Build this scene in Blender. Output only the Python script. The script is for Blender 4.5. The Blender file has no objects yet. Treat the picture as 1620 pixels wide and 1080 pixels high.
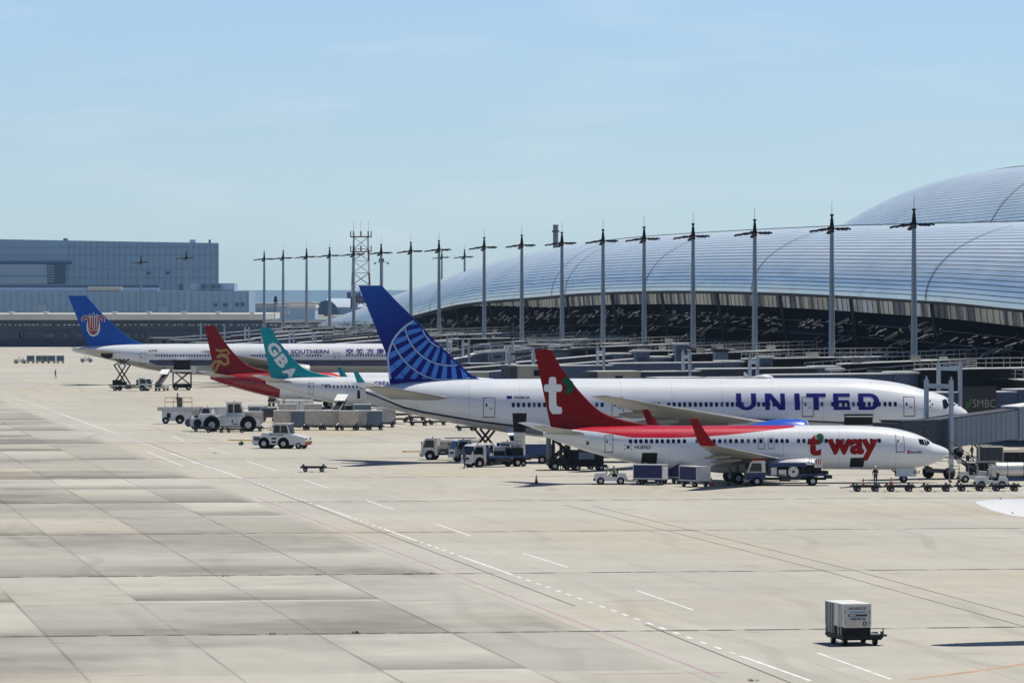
import bpy, bmesh, math, random
from mathutils import Vector, Matrix
random.seed(7)
R = math.radians
SC = bpy.context.scene
COL = SC.collection
# ------------------------------------------------------------------ camera, sky, sun, exposure
CAMZ, FPX, YH = 18.15, 8400.0, 455.5          # eye height, focal length in photo pixels, horizon row
cd = bpy.data.cameras.new('camera'); cam = bpy.data.objects.new('camera', cd); COL.objects.link(cam)
cam.location = (0, 0, CAMZ); cam.rotation_euler = (R(90), 0, 0)
cd.sensor_width = 36; cd.lens = FPX / 1620 * 36; cd.shift_y = -(540 - YH) / 1620
cd.clip_start = 5; cd.clip_end = 60000
SC.camera = cam
SUN_EL, SUN_AZ = 68.0, 55.0                    # azimuth clockwise from +Y (away from the camera)
W = bpy.data.worlds.new('World'); SC.world = W; W.use_nodes = True
nt = W.node_tree; nt.nodes.clear()
sky = nt.nodes.new('ShaderNodeTexSky'); sky.sky_type = 'NISHITA'; sky.sun_disc = False
sky.sun_elevation = R(SUN_EL); sky.sun_rotation = R(SUN_AZ)
sky.altitude = 0; sky.air_density = 1.0; sky.dust_density = 0.3; sky.ozone_density = 1.5
tint = nt.nodes.new('ShaderNodeMix'); tint.data_type = 'RGBA'; tint.blend_type = 'MULTIPLY'
tint.inputs[0].default_value = 1.0; tint.inputs[7].default_value = (0.80, 1.05, 1.48, 1)
bg = nt.nodes.new('ShaderNodeBackground'); bg.inputs[1].default_value = 0.088
wo = nt.nodes.new('ShaderNodeOutputWorld')
nt.links.new(sky.outputs[0], tint.inputs[6]); nt.links.new(bg.outputs[0], wo.inputs[0])
# the air near the horizon is paler and brighter than overhead; thin cloud wisps low in the sky
wtc = nt.nodes.new('ShaderNodeTexCoord'); wsp = nt.nodes.new('ShaderNodeSeparateXYZ'); nt.links.new(wtc.outputs['Generated'], wsp.inputs[0])
wr = nt.nodes.new('ShaderNodeValToRGB'); nt.links.new(wsp.outputs[2], wr.inputs[0]); cr = wr.color_ramp
for k, (pos_, c_) in enumerate(((0.0, (1.18, 1.27, 1.33)), (.03, (1.04, 1.05, 1.10)), (.075, (1.02, .97, .99)), (.16, (.78, .86, .88)), (.45, (.26, .35, .40)))):
    e_ = cr.elements[k] if k < 2 else cr.elements.new(pos_); e_.position = pos_; e_.color = (*c_, 1)
g2 = nt.nodes.new('ShaderNodeMix'); g2.data_type = 'RGBA'; g2.blend_type = 'MULTIPLY'; g2.inputs[0].default_value = 1; nt.links.new(tint.outputs[2], g2.inputs[6]); nt.links.new(wr.outputs[0], g2.inputs[7])
wm = nt.nodes.new('ShaderNodeMapping'); wm.inputs['Scale'].default_value = (6, 6, 34); nt.links.new(wtc.outputs['Generated'], wm.inputs[0])
wn = nt.nodes.new('ShaderNodeTexNoise'); wn.inputs['Scale'].default_value = 3.2; wn.inputs['Detail'].default_value = 7; wn.inputs['Roughness'].default_value = .6; nt.links.new(wm.outputs[0], wn.inputs[0])
wc_ = nt.nodes.new('ShaderNodeMapRange'); nt.links.new(wn.outputs[0], wc_.inputs[0])
for k, v_ in enumerate((.50, .78, 0, .22)): wc_.inputs[k + 1].default_value = v_
g3 = nt.nodes.new('ShaderNodeMix'); g3.data_type = 'RGBA'; nt.links.new(wc_.outputs[0], g3.inputs[0]); nt.links.new(g2.outputs[2], g3.inputs[6]); g3.inputs[7].default_value = (9.5, 9.7, 10.2, 1); nt.links.new(g3.outputs[2], bg.inputs[0])
sl = bpy.data.lights.new('sun', 'SUN'); sl.energy = 4.9; sl.angle = R(0.5); sl.color = (1.0, 0.94, 0.83)
so = bpy.data.objects.new('sun', sl); COL.objects.link(so)
sd = Vector((math.sin(R(SUN_AZ)) * math.cos(R(SUN_EL)), math.cos(R(SUN_AZ)) * math.cos(R(SUN_EL)), math.sin(R(SUN_EL))))
so.rotation_euler = (-sd).to_track_quat('-Z', 'Y').to_euler(); so.location = (0, 300, 200)
SC.view_settings.view_transform = 'Standard'; SC.view_settings.look = 'None'
SC.view_settings.exposure = 0.0; SC.view_settings.gamma = 1
SC.cycles.max_bounces = 6; SC.cycles.volume_bounces = 0; SC.cycles.use_denoising = True

# ------------------------------------------------------------------ helpers
def G(px, py, z=0.0):                          # photo pixel -> point on the ground
    Y = (CAMZ - z) * FPX / (py - YH)
    return Vector(((px - 810) * Y / FPX, Y, z))
def P(px, py, Y):                              # photo pixel at a known distance
    return Vector(((px - 810) * Y / FPX, Y, CAMZ - (py - YH) * Y / FPX))
_m = {}
def mat(name, col, rough=0.5, metal=0.0, var=0.0, scale=1.0, spec=0.5, coat=0.0, emit=0.0, stretch=None):
    if name in _m: return _m[name]
    m = bpy.data.materials.new(name); m.use_nodes = True; n = m.node_tree.nodes; l = m.node_tree.links
    b = n['Principled BSDF']; b.inputs['Base Color'].default_value = (*col, 1)
    b.inputs['Roughness'].default_value = rough; b.inputs['Metallic'].default_value = metal
    b.inputs['Specular IOR Level'].default_value = spec; b.inputs['Coat Weight'].default_value = coat
    if emit: b.inputs['Emission Color'].default_value = (*col, 1); b.inputs['Emission Strength'].default_value = emit
    if var:
        tc = n.new('ShaderNodeTexCoord'); mp = n.new('ShaderNodeMapping')
        mp.inputs['Scale'].default_value = stretch or (1, 1, 1)
        nz = n.new('ShaderNodeTexNoise'); nz.inputs['Scale'].default_value = scale; nz.inputs['Detail'].default_value = 5
        rp = n.new('ShaderNodeValToRGB'); rp.color_ramp.elements[0].position = .3; rp.color_ramp.elements[1].position = .7
        rp.color_ramp.elements[0].color = (*[c * (1 - var) for c in col], 1); rp.color_ramp.elements[1].color = (*[min(1, c * (1 + var)) for c in col], 1)
        l.new(tc.outputs['Object'], mp.inputs[0]); l.new(mp.outputs[0], nz.inputs[0]); l.new(nz.outputs[0], rp.inputs[0]); l.new(rp.outputs[0], b.inputs['Base Color'])
    _m[name] = m; return m
def M(n): return _m[n]
mat('white', (.60, .60, .60), .35, 0, .13, 1.6, coat=.15)
mat('white_dirty', (.62, .63, .64), .5, 0, .18, 1.3)
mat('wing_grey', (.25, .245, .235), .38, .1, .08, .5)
mat('lip_metal', (.45, .45, .46), .4, .6)
mat('tyre', (.005, .005, .006), .9, spec=.1)
mat('rim', (.45, .46, .47), .5, .3)
mat('dark', (.007, .008, .010), .7, 0, .3, 3, spec=.2)
mat('dark_metal', (.014, .015, .018), .6, .2, .3, 2, spec=.25)
mat('frame_grey', (.07, .075, .085), .6, .2, .25, 2)
mat('glass', (.008, .012, .022), .08, 0, spec=.45)
mat('pane_light', (.07, .10, .15), .3)
mat('pane', (.006, .010, .045), .2, spec=.3)
mat('alu', (.50, .50, .49), .42, .5, .14, 1.6)
mat('alu_worn', (.42, .40, .37), .5, .3, .25, 1.2)
mat('navy', (.010, .014, .09), .6, 0, .15, 2)
mat('navy_paint', (.008, .018, .12), .4)
mat('blue_paint', (.015, .05, .17), .4, 0, .1, 1)
mat('grey_blue', (.11, .15, .21), .5, .1, .10, .8)
mat('bridge_grey', (.055, .085, .15), .6, .1, .10, .5)
mat('bridge_light', (.20, .245, .29), .55, .1, .10, .5)
mat('bridge_black', (.006, .009, .016), .7, 0, .2, .5, spec=.15)  # near-black, so the fixed walkways carry their shade in the colour
mat('portal_grey', (.30, .36, .43), .5, 0, .1, 1)
mat('bridge_dark', (.02, .03, .055), .5, .1, .15, .5)
mat('roof_white', (.72, .72, .70), .55, 0, .12, 1)
mat('beige', (.30, .285, .24), .6, 0, .12, 1)
mat('yellow', (.55, .33, .03), .5, 0, .15, 2)
mat('orange', (.6, .12, .02), .5)
mat('red', (.45, .015, .012), .45)
mat('hivis', (.12, .42, .06), .7)
mat('skin', (.45, .27, .18), .6)
mat('cloth_dark', (.02, .025, .04), .9)
mat('cloth_grey', (.12, .13, .14), .9)
mat('paint_white', (.70, .70, .68), .7, 0, .2, .6)
mat('paint_pink', (.42, .26, .33), .8, 0, .2, .3)
mat('paint_orange', (.46, .29, .20), .8, 0, .2, .3)
mat('weed', (.05, .055, .025), .9)

class MB:
    def __init__(s): s.v = []; s.f = []; s.m = []
    def add(s, vs, fs, mi=0):
        o = len(s.v); s.v += [tuple(v) for v in vs]; s.f += [tuple(i + o for i in f) for f in fs]; s.m += [mi] * len(fs); return s
    def box(s, cx, cy, cz, sx, sy, sz, rz=0, mi=0, ry=0):
        a = []
        for i in (-1, 1):
            for j in (-1, 1):
                for k in (-1, 1): a.append(Vector((i * sx / 2, j * sy / 2, k * sz / 2)))
        Q = Matrix.Rotation(rz, 3, 'Z') @ Matrix.Rotation(ry, 3, 'Y')
        return s.add([Q @ p + Vector((cx, cy, cz)) for p in a], [(0, 1, 3, 2), (4, 6, 7, 5), (0, 4, 5, 1), (2, 3, 7, 6), (0, 2, 6, 4), (1, 5, 7, 3)], mi)
    def prism(s, poly, y0, y1, mi=0):          # side profile (x,z) extruded along y
        n = len(poly)
        a = sum(poly[i][0] * poly[(i + 1) % n][1] - poly[(i + 1) % n][0] * poly[i][1] for i in range(n))
        if a < 0: poly = poly[::-1]
        vs = [(x, y0, z) for x, z in poly] + [(x, y1, z) for x, z in poly]
        fs = [tuple(range(n)), tuple(range(2 * n - 1, n - 1, -1))] + [(i, i + n, (i + 1) % n + n, (i + 1) % n) for i in range(n)]
        return s.add(vs, fs, mi)
    def plan(s, poly, z0, z1, mi=0):           # plan outline (x,y) extruded along z
        n = len(poly)
        a = sum(poly[i][0] * poly[(i + 1) % n][1] - poly[(i + 1) % n][0] * poly[i][1] for i in range(n))
        if a < 0: poly = poly[::-1]
        vs = [(x, y, z0) for x, y in poly] + [(x, y, z1) for x, y in poly]
        fs = [tuple(range(n - 1, -1, -1)), tuple(range(n, 2 * n))] + [(i, (i + 1) % n, (i + 1) % n + n, i + n) for i in range(n)]
        return s.add(vs, fs, mi)
    def cyl(s, a, b, r0, r1=None, n=12, mi=0, caps=True):
        a = Vector(a); b = Vector(b); r1 = r0 if r1 is None else r1
        d = (b - a).normalized(); u = d.orthogonal().normalized(); w = d.cross(u)
        vs = []
        for p, r in ((a, r0), (b, r1)):
            for i in range(n):
                t = 2 * math.pi * i / n; vs.append(p + (u * math.cos(t) + w * math.sin(t)) * r)
        fs = [(i, (i + 1) % n, (i + 1) % n + n, i + n) for i in range(n)]
        if caps: fs += [tuple(range(n - 1, -1, -1)), tuple(range(n, 2 * n))]
        return s.add(vs, fs, mi)
    def bar(s, a, b, w=.06, h=None, mi=0):
        a = Vector(a); b = Vector(b); h = h or w
        d = (b - a).normalized(); u = d.cross(Vector((0, 0, 1)))
        u = Vector((1, 0, 0)) if u.length < 1e-4 else u.normalized(); v = u.cross(d)
        vs = [p + u * i * w / 2 + v * j * h / 2 for p in (a, b) for i, j in ((-1, -1), (1, -1), (1, 1), (-1, 1))]
        return s.add(vs, [(3, 2, 1, 0), (4, 5, 6, 7), (0, 1, 5, 4), (1, 2, 6, 5), (2, 3, 7, 6), (3, 0, 4, 7)], mi)
    def loft(s, rings, cap0=True, cap1=True, mi=0, closed=True):
        n = len(rings[0]); o = []
        for r in rings: o += r
        fs = []
        for k in range(len(rings) - 1):
            for i in range(n if closed else n - 1):
                fs.append((k * n + i, k * n + (i + 1) % n, (k + 1) * n + (i + 1) % n, (k + 1) * n + i))
        if cap0: fs.append(tuple(range(n - 1, -1, -1)))
        if cap1: fs.append(tuple(range((len(rings) - 1) * n, len(rings) * n)))
        return s.add(o, fs, mi)
    def mesh(s, name, mats, smooth=False, recalc=True):
        me = bpy.data.meshes.new(name); me.from_pydata(s.v, [], s.f); me.update()
        for m in mats: me.materials.append(m)
        if len(mats) > 1: me.polygons.foreach_set('material_index', s.m)
        if recalc:
            b = bmesh.new(); b.from_mesh(me); bmesh.ops.recalc_face_normals(b, faces=b.faces); b.to_mesh(me); b.free()
        if smooth:
            me.polygons.foreach_set('use_smooth', [True] * len(me.polygons)); me.set_sharp_from_angle(angle=R(smooth if smooth is not True else 40))
        return me
    def build(s, name, mats, parent=None, smooth=False, label=None, recalc=True):
        if not isinstance(mats, (list, tuple)): mats = [mats]
        mats = [M(m) if isinstance(m, str) else m for m in mats]
        o = bpy.data.objects.new(name, s.mesh(name, mats, smooth, recalc)); COL.objects.link(o)
        if parent: o.parent = parent
        if label: o['label'] = label
        return o
def thing(name, label, cat, loc=(0, 0, 0), rz=0.0, group=None):
    o = bpy.data.objects.new(name, None); COL.objects.link(o); o.empty_display_size = .5
    o.location = loc; o.rotation_euler = (0, 0, rz); o['label'] = label; o['category'] = cat
    if group: o['group'] = group
    return o
def tag(o, label, cat, group=None):
    o['label'] = label; o['category'] = cat
    if group: o['group'] = group
    return o
def struct(o, kind='structure'): o['kind'] = kind; return o
_kids = {}
def copy_tree(o, loc=None, rz=None, label=None, parent=None):
    c = o.copy(); COL.objects.link(c)
    if parent: c.parent = parent
    for ch in kids(o): copy_tree(ch, parent=c)
    if loc is not None: c.location = loc
    if rz is not None: c.rotation_euler = (0, 0, rz)
    if label: c['label'] = label
    return c
def kids(o): return [x for x in COL.objects if x.parent == o]
ORD = 'first second third fourth fifth sixth seventh eighth ninth tenth eleventh twelfth thirteenth fourteenth fifteenth sixteenth seventeenth eighteenth nineteenth twentieth'.split()
def text_bm(s, bold=0.0, space=1.0):           # glyph outlines as a flat bmesh in x,y
    c = bpy.data.curves.new('t', 'FONT'); c.body = s; c.offset = bold; c.space_character = space; c.resolution_u = 3
    o = bpy.data.objects.new('t', c); COL.objects.link(o)
    bpy.context.view_layer.update()
    me = bpy.data.meshes.new_from_object(o.evaluated_get(bpy.context.evaluated_depsgraph_get()))
    b = bmesh.new(); b.from_mesh(me); bpy.data.objects.remove(o); bpy.data.curves.remove(c); bpy.data.meshes.remove(me)
    bmesh.ops.remove_doubles(b, verts=b.verts, dist=1e-4)
    return b
def fit(b, x0, x1, z0, z1):                    # x,y glyph plane -> x,z box
    xs = [v.co.x for v in b.verts]; ys = [v.co.y for v in b.verts]
    if not xs: return b
    ax, bx, ay, by = min(xs), max(xs), min(ys), max(ys)
    for v in b.verts:
        v.co = Vector((x0 + (v.co.x - ax) / (bx - ax) * (x1 - x0), 0, z0 + (v.co.y - ay) / (by - ay) * (z1 - z0)))
    return b
def flat_text(s, mt, parent, x0, x1, z0, z1, y, name='lettering', bold=.01, face=-1, sp=1.0):
    b = fit(text_bm(s, bold, sp), x0, x1, z0, z1)
    for v in b.verts: v.co.y = y
    me = bpy.data.meshes.new(name); b.to_mesh(me); b.free(); me.materials.append(M(mt) if isinstance(mt, str) else mt)
    o = bpy.data.objects.new(name, me); COL.objects.link(o); o.parent = parent
    return o
def drape(b, name, mt, parent, surf, off=.02, step=.3, stepx=1.2):
    """lay a flat x,z bmesh on a curved surface y=surf(x,z)"""
    xs = [v.co.x for v in b.verts]; zs = [v.co.z for v in b.verts]
    if not xs: return None
    def cuts(a, c, st, no):
        k = math.ceil(a / st) * st
        while k < c:
            if k > a:
                g = b.verts[:] + b.edges[:] + b.faces[:]
                bmesh.ops.bisect_plane(b, geom=g, dist=1e-5, plane_co=Vector(no) * k, plane_no=Vector(no))
            k += st
    cuts(min(zs), max(zs), step, (0, 0, 1)); cuts(min(xs), max(xs), stepx, (1, 0, 0))
    bmesh.ops.triangulate(b, faces=b.faces)
    for v in b.verts: v.co.y = surf(v.co.x, v.co.z) - off
    me = bpy.data.meshes.new(name); b.to_mesh(me); b.free()
    me.materials.append(M(mt) if isinstance(mt, str) else mt)
    o = bpy.data.objects.new(name, me); COL.objects.link(o); o.parent = parent
    return o
def poly_bm(polys):                            # list of polygons [(x,z)...]
    b = bmesh.new()
    for p in polys:
        b.faces.new([b.verts.new((x, 0, z)) for x, z in p])
    return b
def stroke(pts, w):                            # polyline -> ribbon quads, w may be a list
    out = []; n = len(pts)
    ws = w if isinstance(w, (list, tuple)) else [w] * n
    L = []; Rr = []
    for i, (x, z) in enumerate(pts):
        a = Vector(pts[max(0, i - 1)]); c = Vector(pts[min(n - 1, i + 1)]); d = (c - a).normalized(); q = Vector((-d.y, d.x)) * ws[i] / 2
        L.append((x + q.x, z + q.y)); Rr.append((x - q.x, z - q.y))
    return [[L[i], L[i + 1], Rr[i + 1], Rr[i]] for i in range(n - 1)]
def interp(tab, x):
    if x <= tab[0][0]: return tab[0][1:]
    for a, b in zip(tab, tab[1:]):
        if x <= b[0]:
            t = (x - a[0]) / (b[0] - a[0]); return tuple(p + (q - p) * t for p, q in zip(a[1:], b[1:]))
    return tab[-1][1:]
def smooth_tab(tab, n):                        # Catmull-Rom resampling of a table
    out = []
    for i in range(len(tab) - 1):
        p0 = tab[max(0, i - 1)]; p1 = tab[i]; p2 = tab[i + 1]; p3 = tab[min(len(tab) - 1, i + 2)]
        k = max(1, int(n * (p2[0] - p1[0]) / (tab[-1][0] - tab[0][0]) + .5))
        for j in range(k):
            t = j / k; h = p2[0] - p1[0]; row = [p1[0] + h * t]
            for c in range(1, len(p1)):
                m1 = (p2[c] - p0[c]) / max(1e-6, p2[0] - p0[0]) * h; m2 = (p3[c] - p1[c]) / max(1e-6, p3[0] - p1[0]) * h
                lim = 3 * abs(p2[c] - p1[c]); m1 = max(-lim, min(lim, m1)); m2 = max(-lim, min(lim, m2))
                row.append((2 * t**3 - 3 * t * t + 1) * p1[c] + (t**3 - 2 * t * t + t) * m1 + (-2 * t**3 + 3 * t * t) * p2[c] + (t**3 - t * t) * m2)
            out.append(tuple(row))
    out.append(tab[-1]); return out
# ------------------------------------------------------------------ ground, markings, sea
GA = math.atan(0.150)                          # the apron grid is turned this much to the left
def ground_material():
    m = bpy.data.materials.new('concrete_apron'); m.use_nodes = True; n = m.node_tree.nodes; l = m.node_tree.links
    b = n['Principled BSDF']; b.inputs['Roughness'].default_value = .88; b.inputs['Specular IOR Level'].default_value = .25
    tc = n.new('ShaderNodeTexCoord'); sp = n.new('ShaderNodeSeparateXYZ'); l.new(tc.outputs['Object'], sp.inputs[0])
    def val(v): q = n.new('ShaderNodeValue'); q.outputs[0].default_value = v; return q.outputs[0]
    def mth(op, a, c=None, clamp=False):
        q = n.new('ShaderNodeMath'); q.operation = op; q.use_clamp = clamp
        for i, v in enumerate((a, c)):
            if v is None: continue
            if isinstance(v, (int, float)): q.inputs[i].default_value = v
            else: l.new(v, q.inputs[i])
        return q.outputs[0]
    def mr(v, a, c, d=0.0, e=1.0):
        q = n.new('ShaderNodeMapRange'); l.new(v, q.inputs[0])
        for i, k in enumerate((a, c, d, e)): q.inputs[i + 1].default_value = k
        return q.outputs[0]
    def noise(sc, st=(1, 1, 1), det=4, off=0.0, rough=.5):
        mp = n.new('ShaderNodeMapping'); mp.inputs['Scale'].default_value = st; mp.inputs['Location'].default_value = (off, off, 0)
        q = n.new('ShaderNodeTexNoise'); q.inputs['Scale'].default_value = sc; q.inputs['Detail'].default_value = det; q.inputs['Roughness'].default_value = rough
        l.new(tc.outputs['Object'], mp.inputs[0]); l.new(mp.outputs[0], q.inputs[0]); return q.outputs[0]
    def mix(f, a, c, mode='MIX'):
        q = n.new('ShaderNodeMix'); q.data_type = 'RGBA'; q.blend_type = mode
        if isinstance(f, float): q.inputs[0].default_value = f
        else: l.new(f, q.inputs[0])
        for i, v in ((6, a), (7, c)):
            if isinstance(v, tuple): q.inputs[i].default_value = (*v, 1)
            else: l.new(v, q.inputs[i])
        return q.outputs[2]
    X, Y = sp.outputs[0], sp.outputs[1]
    wob = mth('MULTIPLY', mth('SUBTRACT', noise(.02), .5), 1.2)
    Xw = mth('ADD', X, mth('MULTIPLY', wob, .25)); Yw = mth('ADD', Y, wob)
    left = mr(X, XL - 1.0, XL + .2, 1, 0)      # old, stained taxi lane on the left
    # slab cells
    def cells(sx, sy, seed):
        cx = mth('FLOOR', mth('DIVIDE', mth('SUBTRACT', X, XL), sx)); cy = mth('FLOOR', mth('DIVIDE', mth('SUBTRACT', Y, JY0), sy))
        cb = n.new('ShaderNodeCombineXYZ'); l.new(cx, cb.inputs[0]); l.new(cy, cb.inputs[1]); cb.inputs[2].default_value = seed
        w = n.new('ShaderNodeTexWhiteNoise'); w.noise_dimensions = '3D'; l.new(cb.outputs[0], w.inputs[0]); return w.outputs[0], w.outputs[1]
    c1, c1c = cells(SLAB, JSP / 2, 1.3); c2, _ = cells(SLAB * 3, JSP, 7.7)
    base = mix(mr(noise(.05, (1, .35, 1), 5), .3, .7), (.390, .376, .330), (.452, .437, .385))
    t1 = mr(c1, 0, 1, .84, 1.10)
    fine = mr(noise(.6, (1, .25, 1), 6, 11), .3, .7, .955, 1.04)
    streak = mr(noise(.25, (.12, 1, 1), 5, 23), .35, .7, .965, 1.03)
    v = mth('MULTIPLY', fine, streak)
    vl = mth('ADD', mth('MULTIPLY', mth('SUBTRACT', t1, 1), mr(left, 0, 1, .28, 1)), 1); v = mth('MULTIPLY', v, vl)
    st = noise(.030, (1, 1.0, 1), 6, 3, .62); stn = mr(st, .48, .66, 0, 1)
    st2 = mr(noise(.09, (.35, 1, 1), 6, 31, .6), .5, .72, 0, 1)
    # grime gathers on the near side of every second cross joint
    ph = mth('FRACT', mth('DIVIDE', mth('SUBTRACT', Yw, JY0), JSP)); band = mth('MULTIPLY', mr(ph, .0, .42, 1, 0), mr(c2, .1, .55, .25, 1))
    ph2 = mth('FRACT', mth('ADD', ph, .47)); band = mth('MAXIMUM', band, mth('MULTIPLY', mr(ph2, .02, .22, 1, 0), mr(c1, .35, .6)))
    dark = mth('MULTIPLY', left, mth('ADD', mth('MULTIPLY', band, mr(st2, 0, 1, .42, .78)), mth('MULTIPLY', stn, .38), True))
    dark = mth('ADD', dark, mth('MULTIPLY', mth('MULTIPLY', st2, mth('SUBTRACT', 1, left)), .07))
    v = mth('MULTIPLY', v, mth('SUBTRACT', 1, mth('MULTIPLY', dark, 1.0)))
    # oil spots and curved tyre marks
    vo = n.new('ShaderNodeTexVoronoi'); vo.inputs['Scale'].default_value = .16; l.new(tc.outputs['Object'], vo.inputs['Vector'])
    vs = n.new('ShaderNodeSeparateColor'); l.new(vo.outputs['Color'], vs.inputs[0])
    spot = mth('MULTIPLY', mr(vo.outputs['Distance'], .05, .22, 1, 0), mr(vs.outputs[0], .55, .6)); v = mth('MULTIPLY', v, mth('SUBTRACT', 1, mth('MULTIPLY', spot, .16)))
    wv = n.new('ShaderNodeTexWave'); wv.inputs['Scale'].default_value = .035; wv.inputs['Distortion'].default_value = 9; wv.inputs['Detail'].default_value = 2; wv.inputs['Detail Scale'].default_value = .35; l.new(tc.outputs['Object'], wv.inputs[0])
    tyre = mth('MULTIPLY', mr(wv.outputs[1], .955, .99), mr(noise(.012, off=77), .46, .58)); v = mth('MULTIPLY', v, mth('SUBTRACT', 1, mth('MULTIPLY', tyre, .12)))
    # joints
    def lines(coord, start, sp_, w, soft):
        f = mth('FRACT', mth('DIVIDE', mth('SUBTRACT', coord, start), sp_)); d = mth('MULTIPLY', mth('MINIMUM', f, mth('SUBTRACT', 1, f)), sp_)
        return mr(d, w, w + soft, 1, 0)
    lj = mth('MULTIPLY', lines(Xw, XL, SLAB, .03, .09), mr(noise(.05, off=5), .35, .6, .15, .6)); lj = mth('MULTIPLY', lj, mr(left, 0, 1, .35, 1))
    cj = lines(Yw, JY0, JSP, .22, .45); cj = mth('MULTIPLY', cj, mr(noise(.8, (1, .15, 1), 5, 9), .40, .52, .25, 1.0))
    cm = mth('MULTIPLY', lines(Yw, JY0 + JSP / 2, JSP, .1, .4), mr(noise(.25, off=15), .45, .65, 0, .35)); cm = mth('MULTIPLY', cm, left)
    j = mth('MAXIMUM', mth('MAXIMUM', lj, cj), cm)
    colr = mix(mth('MULTIPLY', mr(noise(.02, off=41), .45, .65), mr(c1, 0, 1, .2, 1)), base, (.42, .375, .29))
    hs = n.new('ShaderNodeHueSaturation'); l.new(colr, hs.inputs['Color']); l.new(v, hs.inputs['Value'])
    out = mix(mth('MULTIPLY', j, .92), hs.outputs[0], (.05, .05, .045))
    l.new(out, b.inputs['Base Color'])
    bp = n.new('ShaderNodeBump'); bp.inputs['Strength'].default_value = .1; bp.inputs['Distance'].default_value = .02; l.new(noise(3, det=6), bp.inputs['Height']); l.new(bp.outputs[0], b.inputs['Normal'])
    return m
def loc2(p):                                   # world -> apron grid coordinates
    c, s = math.cos(GA), math.sin(GA)
    return (p.x * c + p.y * s, -p.x * s + p.y * c)
SLAB = 7.1
XL = loc2(G(904, 990))[0]                      # boundary of the old concrete, left of the lane line
JY0 = loc2(G(700, 1000))[1]; JSP = loc2(G(700, 907))[1] - JY0
me = bpy.data.meshes.new('apron')
g = MB(); g.add([(-900, -200, 0), (1400, -200, 0), (1400, 2400, 0), (-900, 2400, 0)], [(0, 1, 2, 3)])
ap = g.build('apron', ground_material(), recalc=False); ap.rotation_euler = (0, 0, GA); struct(ap)
# land and sea beyond, sheets below the apron
mat('far_land', (.22, .23, .2), .95, 0, .3, .01); mat('sea', (.10, .16, .20), .35, 0, .1, .002)
g = MB(); g.add([(-16000, -3000, -.15), (16000, -3000, -.15), (16000, 45000, -.15), (-16000, 45000, -.15)], [(0, 1, 2, 3)]); struct(g.build('sea', 'sea', recalc=False))
g = MB(); g.add([(-2600, -400, -.05), (2600, -400, -.05), (2600, 5600, -.05), (-2600, 5600, -.05)], [(0, 1, 2, 3)]); struct(g.build('land', 'far_land', recalc=False))

def gdir(a, b): d = (b - a).to_2d().normalized(); return d
def ribbon(mb, a, b, w, z=.006):
    d = gdir(a, b); q = Vector((-d.y, d.x)) * w / 2
    mb.add([(a.x + q.x, a.y + q.y, z), (a.x - q.x, a.y - q.y, z), (b.x - q.x, b.y - q.y, z), (b.x + q.x, b.y + q.y, z)], [(0, 1, 2, 3)])
def marking(name, segs, w, m, z=.006):
    mb = MB()
    for a, b in segs: ribbon(mb, a, b, w, z)
    # faces must look up
    for i, f in enumerate(mb.f):
        p = [Vector(mb.v[k]) for k in f]
        if (p[1] - p[0]).cross(p[2] - p[0]).z < 0: mb.f[i] = f[::-1]
    return struct(mb.build(name, m, recalc=False))
def at_line(px0, py0, px1, py1):
    return G(px0, py0), G(px1, py1)
# main lane line: long dashes alternating with groups of short ones
A, B = G(6, 622.5), G(1290, 1079)
D = (B - A); LN = D.length; D.normalize()
segs = []; t = 0
solid = [(271, 385), (500, 556), (608, 660), (732, 812), (1171, 1280)]
def on_lane(px):                               # distance along the lane line of a photo column
    q = (px - 810) / FPX; return (A.x - q * A.y) / (q * D.y - D.x)
pos = [on_lane(x) for x in (95, 170, 271, 385, 500, 556, 608, 660, 732, 812, 1171, 1282)]
for a, c in zip(pos[0::2], pos[1::2]): segs.append((A + D * a, A + D * c))
for a, c in zip(pos[1:-1:2], pos[2::2]):
    t = a + 1.6
    while t < c - 2.0: segs.append((A + D * t, A + D * (t + 1.7))); t += 3.9
t = 4
while t < pos[0] - 2: segs.append((A + D * t, A + D * (t + 1.9))); t += 3.9
marking('lane_marking', segs, .22, 'paint_white')
for i, (x0, y0, x1, y1) in enumerate([(232, 714, 290, 737), (482, 759.5, 521, 772), (578, 790.5, 622, 805.5), (689, 828, 745, 847.5), (828, 875, 899, 897), (1006, 933, 1097, 964.5), (1293, 1032, 1410, 1074), (330, 708, 365, 718), (271, 690, 293, 697), (390, 729, 437, 744)]):
    marking('dash_marking', [at_line(x0, y0, x1, y1)], .18 if i != 7 else .14, 'paint_white')
marking('dash_marking', [(G(302, 731.5), G(312, 732.5)), (G(322, 738.5), G(334, 739.5)), (G(485, 724), G(497, 724.5)), (G(512, 723), G(542, 724)), (G(305, 711), G(313, 711.3))], .35, 'paint_white')
marking('pink_guide_marking', [at_line(406, 787, 1140, 1071)], .14, 'paint_pink')
marking('orange_guide_marking', [at_line(1440, 1074, 1500, 1067), at_line(1500, 1067, 1700, 1038)], .45, 'paint_orange')
marking('orange_guide_marking', [at_line(940, 1066, 1150, 1063), at_line(955, 951, 1090, 947)], .14, 'paint_orange')
mat('joint_dark', (.06, .06, .055), .9, 0, .5, .5)
marking('pavement_seam', [at_line(398, 763, 909, 958), at_line(1020, 987, 1262, 1084), at_line(892, 798, 1302, 902), at_line(1302, 902, 1640, 996), at_line(938, 800, 1352, 902), at_line(1352, 902, 1640, 980), at_line(240, 702, 398, 763)], .10, 'joint_dark', .004)
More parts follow.
